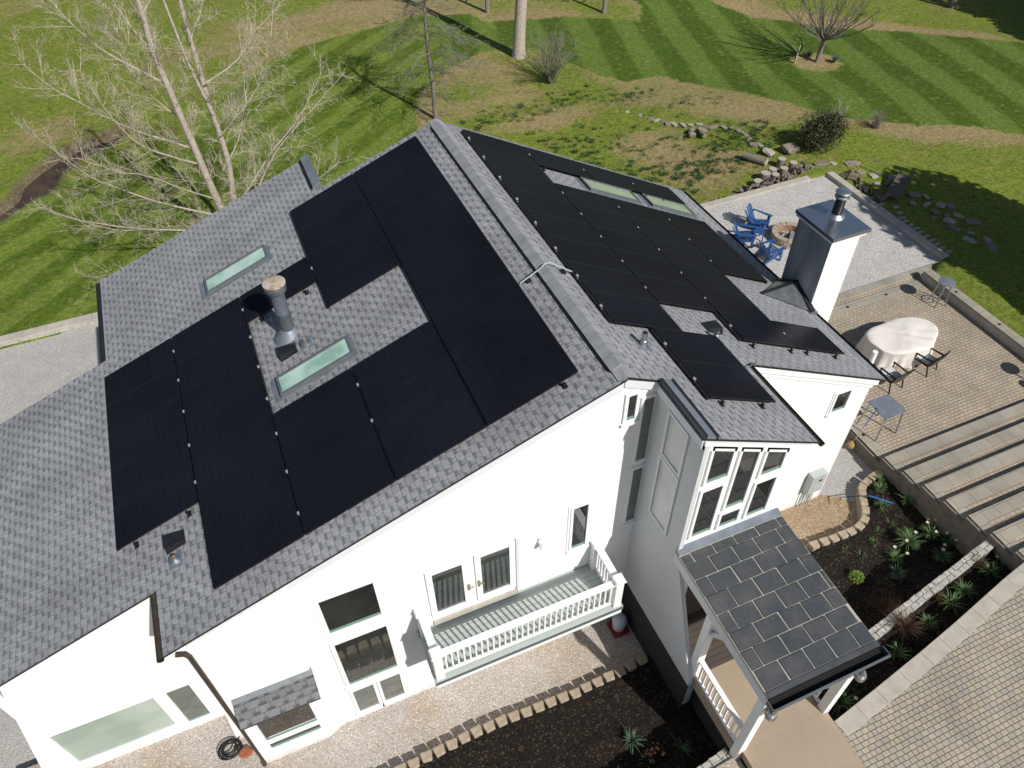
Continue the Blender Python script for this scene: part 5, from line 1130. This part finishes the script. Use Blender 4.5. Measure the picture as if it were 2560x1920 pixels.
# big twin-stemmed tree behind the left roof
bt = thing('bare_tree', 'large bare twin-stemmed pale tree behind the left roof', 'tree', (-5.85, 12.5, -9.6)); Y0 = 12.5
tr_ = MB(); tw = MB()
A1 = limb(tr_, T3([(-5.9, -9.7), (-6.09, -7.73), (-6.27, -5.19), (-6.47, -2.6), (-6.57, -.92), (-6.49, .6), (-6.6, 2.2), (-6.8, 4.2)], Y0, 0, -.2), .19, .05, 10, .01)
A2 = limb(tr_, T3([(-5.8, -9.7), (-5.52, -7.13), (-5.28, -5.42), (-5.32, -3.46), (-5.3, -1.98), (-5.23, .42), (-5.1, 2.4), (-4.9, 4.6)], Y0, 0, .5), .15, .045, 10, .01)
limb(tr_, T3([(-5.32, -3.6), (-5.6, -1.6), (-5.75, .5), (-5.9, 2.5)], Y0, .1, .8), .07, .025, 8, .01)
limbs = [([(-6.5, -2.2), (-7.68, -1.13), (-8.34, -.23), (-8.87, .85), (-9.1, 2.2)], -.4, .07), ([(-6.4, -4.66), (-7.37, -4.12), (-8.5, -3.4), (-9.47, -2.46), (-10.13, -1.9), (-10.63, -1.06)], .8, .075), ([(-6.32, -5.34), (-7.26, -4.63), (-8.18, -3.63), (-8.66, -2.05), (-8.88, -.65)], -1.2, .07), ([(-6.2, -7.7), (-7.2, -7.2), (-8.2, -6.61), (-9.37, -5.78), (-10.22, -5.06), (-10.79, -4.12), (-11.32, -3.24)], .5, .085), ([(-6.0, -8.5), (-6.9, -8.1), (-8.23, -7.61), (-9.78, -6.91), (-10.95, -6.23), (-11.94, -5.29)], -.8, .085), ([(-6.0, -8.6), (-7.3, -8.3), (-8.8, -8.0), (-10.2, -7.8), (-11.4, -7.2)], 1.2, .06), ([(-5.6, -7.6), (-4.6, -6.6), (-3.64, -5.63), (-2.49, -4.7), (-1.69, -3.89), (-.86, -2.8)], .6, .08), ([(-5.5, -8.0), (-4.4, -7.0), (-3.34, -5.9), (-1.52, -4.7), (.09, -3.7)], 1.8, .075), ([(-5.4, -8.3), (-3.8, -7.3), (-2.4, -6.9), (-1.2, -6.2)], -.6, .06), ([(-5.29, -2.42), (-3.86, -1.81), (-3.12, -1.1), (-2.12, -.45)], .5, .055), ([(-5.3, -4.4), (-4.2, -3.4), (-3.3, -2.3), (-2.7, -.8)], -1.0, .055), ([(-6.1, -7.0), (-7.2, -5.9), (-8.1, -4.9), (-9.0, -4.2), (-9.9, -3.2)], -2.0, .06), ([(-5.9, -8.8), (-7.0, -8.6), (-8.6, -8.5), (-10.0, -8.3), (-10.9, -7.9)], -2.2, .06), ([(-5.3, -.9), (-4.6, .1), (-4.2, 1.2), (-4.0, 2.4)], .3, .05), ([(-6.5, -1.2), (-7.1, .1), (-7.4, 1.6), (-7.5, 3.0)], .5, .05), ([(-5.6, -5.8), (-4.7, -5.0), (-4.1, -3.9), (-3.7, -2.6)], 1.6, .05), ([(-6.3, -3.6), (-7.0, -3.0), (-7.6, -1.8), (-7.8, -.6)], 1.6, .05), ([(-5.25, .6), (-4.0, 1.6), (-3.2, 2.8)], -.4, .045), ([(-6.6, .8), (-7.6, 1.8), (-8.2, 3.0)], -.6, .045)]
for lst, dy, r in limbs:
    p_ = limb(tr_, T3(lst, Y0, 0, dy), r * .62, .009, 6, .02); twigs(tw, p_, .0105, 3, 1.9, 21, .12, (.45, 1.2), start=.08, twist=.13)
for p_ in (A1, A2): twigs(tw, p_, .0135, 3, 2.0, 30, .18, (.6, 1.25), start=.12, twist=.13)
tr_.build('trunk', 'bark_pale', bt, smooth=True); tw.build('twigs', 'bark_twig', bt)
# drooping mid tree beyond the ridge
mt2 = thing('bare_tree', 'bare straight tree with drooping branches beyond the ridge end', 'tree', (5.4, 20.1, -9.55)); tr_ = MB(); tw = MB()
A1 = limb(tr_, T3([(5.44, -9.6), (5.42, -7.4), (5.36, -5.4), (5.4, -3.6), (5.5, -2.2), (5.5, -1.0)], 20.1), .135, .03, 9, .015)
for k in range(72):
    u = .2 + .8 * k / 72; q = A1[int(u * (len(A1) - 1))]; a = U(0, 6.28); l = (2.9 - 2.2 * abs(u - .35)) * U(.7, 1.1); d = Vector((math.cos(a), math.sin(a), 0)); dr = -.35 if u < .6 else .3
    p_ = limb(tw, [q, q + d * l * .35 + Vector((0, 0, .12)), q + d * l * .7 + Vector((0, 0, dr * l * .35)), q + d * l + Vector((0, 0, dr * l * .6))], .022, .005, 4, .03); twigs(tw, p_, .010, 2, .9, 15, -.10, (.4, 1.0))
tr_.build('trunk', 'bark_grey', mt2, smooth=True); tw.build('twigs', 'bark_green', mt2)
# massive trunk
bg = thing('bare_tree', 'tall thick pale trunk rising out of the top of the view', 'tree', (12.5, 25.4, -9.5)); tr_ = MB(); tw = MB()
prof_ = [(12.46, -9.7, .50), (12.47, -9.2, .38), (12.52, -8.2, .345), (12.66, -6.3, .33), (12.85, -3, .31), (13.0, 1, .27), (13.1, 4, .2), (13.0, 7, .1)]
tr_.tube([(x, 25.4, z) for x, z, r in prof_], [r for x, z, r in prof_], 20, False)
PA = [Vector((x, 25.4, z)) for x, z, r in prof_]
for k in range(16):
    a = k * 2.4; z = 0.5 + k * .42; d = Vector((math.cos(a), math.sin(a), 0)); q = Vector((12.9, 25.4, z)); p_ = limb(tr_, [q, q + d * 1.2 + Vector((0, 0, .7)), q + d * 2.6 + Vector((0, 0, 1.6)), q + d * 3.8 + Vector((0, 0, 2.8))], .11, .02, 6, .04); twigs(tw, p_, .02, 2, 1.6, 9, .3)
tr_.build('trunk', 'bark_pale', bg, smooth=True); tw.build('twigs', 'bark_twig', bg)
# vase-shaped lawn tree
lt = thing('bare_tree', 'small bare vase-shaped tree in a straw ring on the striped lawn', 'tree', (27.1, 16.7, H(27.1, 16.7))); tr_ = MB(); tw = MB(); zb = H(27.1, 16.7)
limb(tr_, [(27.1, 16.7, zb - .1), (27.17, 16.7, zb + .6), (27.2, 16.7, zb + 1.25)], .14, .12, 10, .005)
for k in range(26):
    a = k * 2.399; u = math.sqrt((k + .5) / 26); d = Vector((math.cos(a), math.sin(a), 0)); q = Vector((27.2, 16.7, zb + 1.2)); l = U(2.6, 3.4)
    p_ = limb(tr_, [q, q + d * u * .45 * l + Vector((0, 0, .35 * l * (1.15 - .6 * u))), q + d * u * .8 * l + Vector((0, 0, .72 * l * (1.15 - .6 * u))), q + d * u * l + Vector((0, 0, l * (1.15 - .6 * u)))], .055, .008, 5, .03); twigs(tw, p_, .012, 2, .9, 12, .35, (.3, .8))
tr_.build('trunk', 'bark_grey', lt, smooth=True); tw.build('twigs', 'bark_dark', lt)
st2 = thing('wooden_stake', 'pale leaning wooden stake beside the vase-shaped tree', 'stake', (25.9, 17.1, H(25.9, 17.1))); z = H(25.9, 17.1); MB().bar((25.9, 17.1, z), (25.98, 17.1, z + 1.0), .07).build('stake', 'bark_pale', st2)
for x, y in ((27.2, 17.5), (27.9, 16.2)): clump(x, y, H(x, y), 120, .38, 1.0, 'blade_blue', 'leafy clump at the foot of the vase-shaped tree', 0, w=.02, group='leaf clumps under the vase-shaped tree')
# shrubs
def stemshrub(name, label, x, y, n, L_, mat, spread=1., depth=2, r=.016, cat='shrub', tl_=.55):
    z = H(x, y); t = thing(name, label, cat, (x, y, z)); mb = MB()
    for k in range(n):
        a = U(0, 6.28); u = math.sqrt(rnd()) * spread; d = Vector((math.cos(a), math.sin(a), 0)); l = L_ * U(.7, 1.1); q = Vector((x + U(-.12, .12), y + U(-.12, .12), z))
        p_ = limb(mb, [q, q + d * u * .4 * l + Vector((0, 0, .45 * l)), q + d * u * .9 * l + Vector((0, 0, .95 * l * (1.15 - .5 * u)))], r, r * .3, 4, .02); twigs(mb, p_, r * .35, depth, l * .4, 8, .2, (.3, .9))
    mb.build('stems', mat, t); return t
stemshrub('bare_shrub', 'spreading bare shrub with pale stems near the thick trunk', 12.8, 21.5, 46, 2.5, 'bark_green', .85, 2, .028)
stemshrub('bare_shrub', 'small grey bare shrub at the lawn edge right of the dark bush', 24.0, 8.6, 44, .85, 'bark_grey', .8, 1, .014)
stemshrub('bare_shrub', 'thin pale bare sapling behind the dark bush', 23.0, 10.0, 7, 1.1, 'bark_pale', .7, 2, .016)
def leafbush(name, label, c, rx, ry, rz, n, mat, cat='bush', ls=.05, stems='bark_dark', trunkh=0):
    x, y, z = c; t = thing(name, label, cat, (x, y, z)); mb = MB(); sm = MB(); lobes = [(U(-.5, .5), U(-.5, .5), U(.0, .5), U(.4, .75)) for _ in range(11)]
    for k in range(n):
        lx, ly, lz, lr = random.choice(lobes); v = Vector((random.gauss(0, 1), random.gauss(0, 1), random.gauss(0, 1))).normalized() * lr * (rnd() ** .35)
        p = Vector((x + (lx + v.x) * rx, y + (ly + v.y) * ry, z + trunkh + max(0.02, (.45 + lz * .6 + v.z * .75)) * rz)); q = Vector((U(-1, 1), U(-1, 1), U(-1, 1))).normalized() * ls * U(.6, 1.2); q2 = q.cross(Vector((U(-1, 1), U(-1, 1), U(-1, 1)))).normalized() * ls * .6
        mb.add([p - q, p + q2, p + q, p - q2], [(0, 1, 2, 3)])
    for k in range(60 if not trunkh else 12):
        a = U(0, 6.28); u = rnd(); q = Vector((x, y, z)); e = q + Vector((math.cos(a) * u * rx, math.sin(a) * u * ry, trunkh + rz * U(.7, 1.25))); sm.tube([q, q.lerp(e, .5) + Vector((0, 0, .15 * rz)), e], [.02 if not trunkh else .16, .012 if not trunkh else .1, .005], 4, False)
    mb.build('crown', mat, t); sm.build('stems', stems, t); return t
leafbush('evergreen_bush', 'dark dense twiggy bush behind the brown boulder', (20.35, 8.45, H(20.3, 8.4)), 1.35, 1.15, 1.45, 9000, 'bush_leaf', ls=.05)
# far trunks and off-view trees whose shadows reach into the picture
def treeX(x, y, h, label, group=None, r=.16, crown=True):
    t = thing('bare_tree', label, 'tree', (x, y, H(x, y)), group); tr_ = MB(); tw = MB(); z = H(x, y)
    A = limb(tr_, [(x, y, z - .1), (x + .1, y, z + h * .4), (x, y + .1, z + h * .75), (x + .1, y, z + h)], r, .03, 8, .02)
    for k in range(20):
        u = .3 + .7 * k / 20; q = A[int(u * (len(A) - 1))]; a = k * 2.4; d = Vector((math.cos(a), math.sin(a), 0)); l = h * .34 * (1.2 - u * .7)
        p_ = limb(tr_, [q, q + d * l * .5 + Vector((0, 0, .3 * l)), q + d * l + Vector((0, 0, .75 * l))], r * .35, .015, 5, .03); twigs(tw, p_, .022, 2, l * .45, 9, .3)
    tr_.build('trunk', 'bark_grey', t, smooth=True); tw.build('twigs', 'bark_dark', t)
treeX(13.3, 32.6, 9, 'slim trunk at the top edge left of the thick trunk'); treeX(19.85, 28.7, 8, 'slim grey trunk at the top edge on the straw island')
treeX(40.15, 19.8, 9, 'leaning grey trunk at the top right beyond the striped lawn', r=.2)
for i, (x, y, h) in enumerate([(46.5, 10.5, 10), (48.5, 13.5, 11), (50, 9, 10), (44.5, 7.5, 7)]):
    leafbush('evergreen_tree', 'dark evergreen tree outside the top right of the view', (x, y, H(x, y)), 3.6, 3.6, h * .6, 9000, 'evergreen', 'tree', ls=.36, trunkh=h * .25)['group'] = 'evergreens beyond the right lawn'
leafbush('evergreen_tree', 'dark evergreen tree outside the right of the patio wall', (24.6, -6.4, H(24, -7)), 3.0, 3.2, 6.6, 15000, 'evergreen', 'tree', ls=.26, trunkh=2.2)
leafbush('evergreen_tree', 'dark evergreen tree outside the view on the far right bank', (22.9, -11.4, H(23, -11)), 2.0, 2.6, 6.4, 12000, 'evergreen', 'tree', ls=.26, trunkh=1.8)

# ------------------------------------------------------------------ light, sky, camera
w = bpy.data.worlds.new('World'); sc.world = w; w.use_nodes = True; nt = w.node_tree; bg_ = nt.nodes['Background']
sky = nt.nodes.new('ShaderNodeTexSky'); sky.sky_type = 'NISHITA'; sky.sun_disc = False
SD = Vector((.33, -1.0, .955)).normalized(); el = math.asin(SD.z); az = math.atan2(SD.x, SD.y)
sky.sun_elevation = el; sky.sun_rotation = az
nt.links.new(sky.outputs[0], bg_.inputs[0]); bg_.inputs[1].default_value = .068
sl = bpy.data.lights.new('Sun', 'SUN'); sl.energy = 4.75; sl.angle = R(.53); sl.color = (1, .965, .91)
so = bpy.data.objects.new('Sun', sl); COL.objects.link(so); so.rotation_euler = SD.to_track_quat('Z', 'Y').to_euler(); so.location = (5, -20, 20)
f, yaw, pitch, roll = 1907.80360, .384911770, .801234201, -.0220500089
C = Vector((-5.39611539, -16.4671113, 9.56117557))
cy, sy, cp, sp = math.cos(yaw), math.sin(yaw), math.cos(pitch), math.sin(pitch)
fwd = Vector((sy * cp, cy * cp, -sp)); rt = Vector((cy, -sy, 0)); up = rt.cross(fwd); cr, sr = math.cos(roll), math.sin(roll)
r2 = cr * rt + sr * up; u2 = -sr * rt + cr * up
cam = bpy.data.cameras.new('Camera'); cam.sensor_width = 36; cam.lens = f / 2560 * 36; cam.clip_end = 5000; cam.clip_start = .1
co_ = bpy.data.objects.new('Camera', cam); COL.objects.link(co_)
M = Matrix((r2, u2, -fwd)).transposed().to_4x4(); M.translation = C; co_.matrix_world = M
sc.camera = co_
sc.view_settings.view_transform = 'Standard'; sc.view_settings.look = 'None'; sc.view_settings.exposure = 0
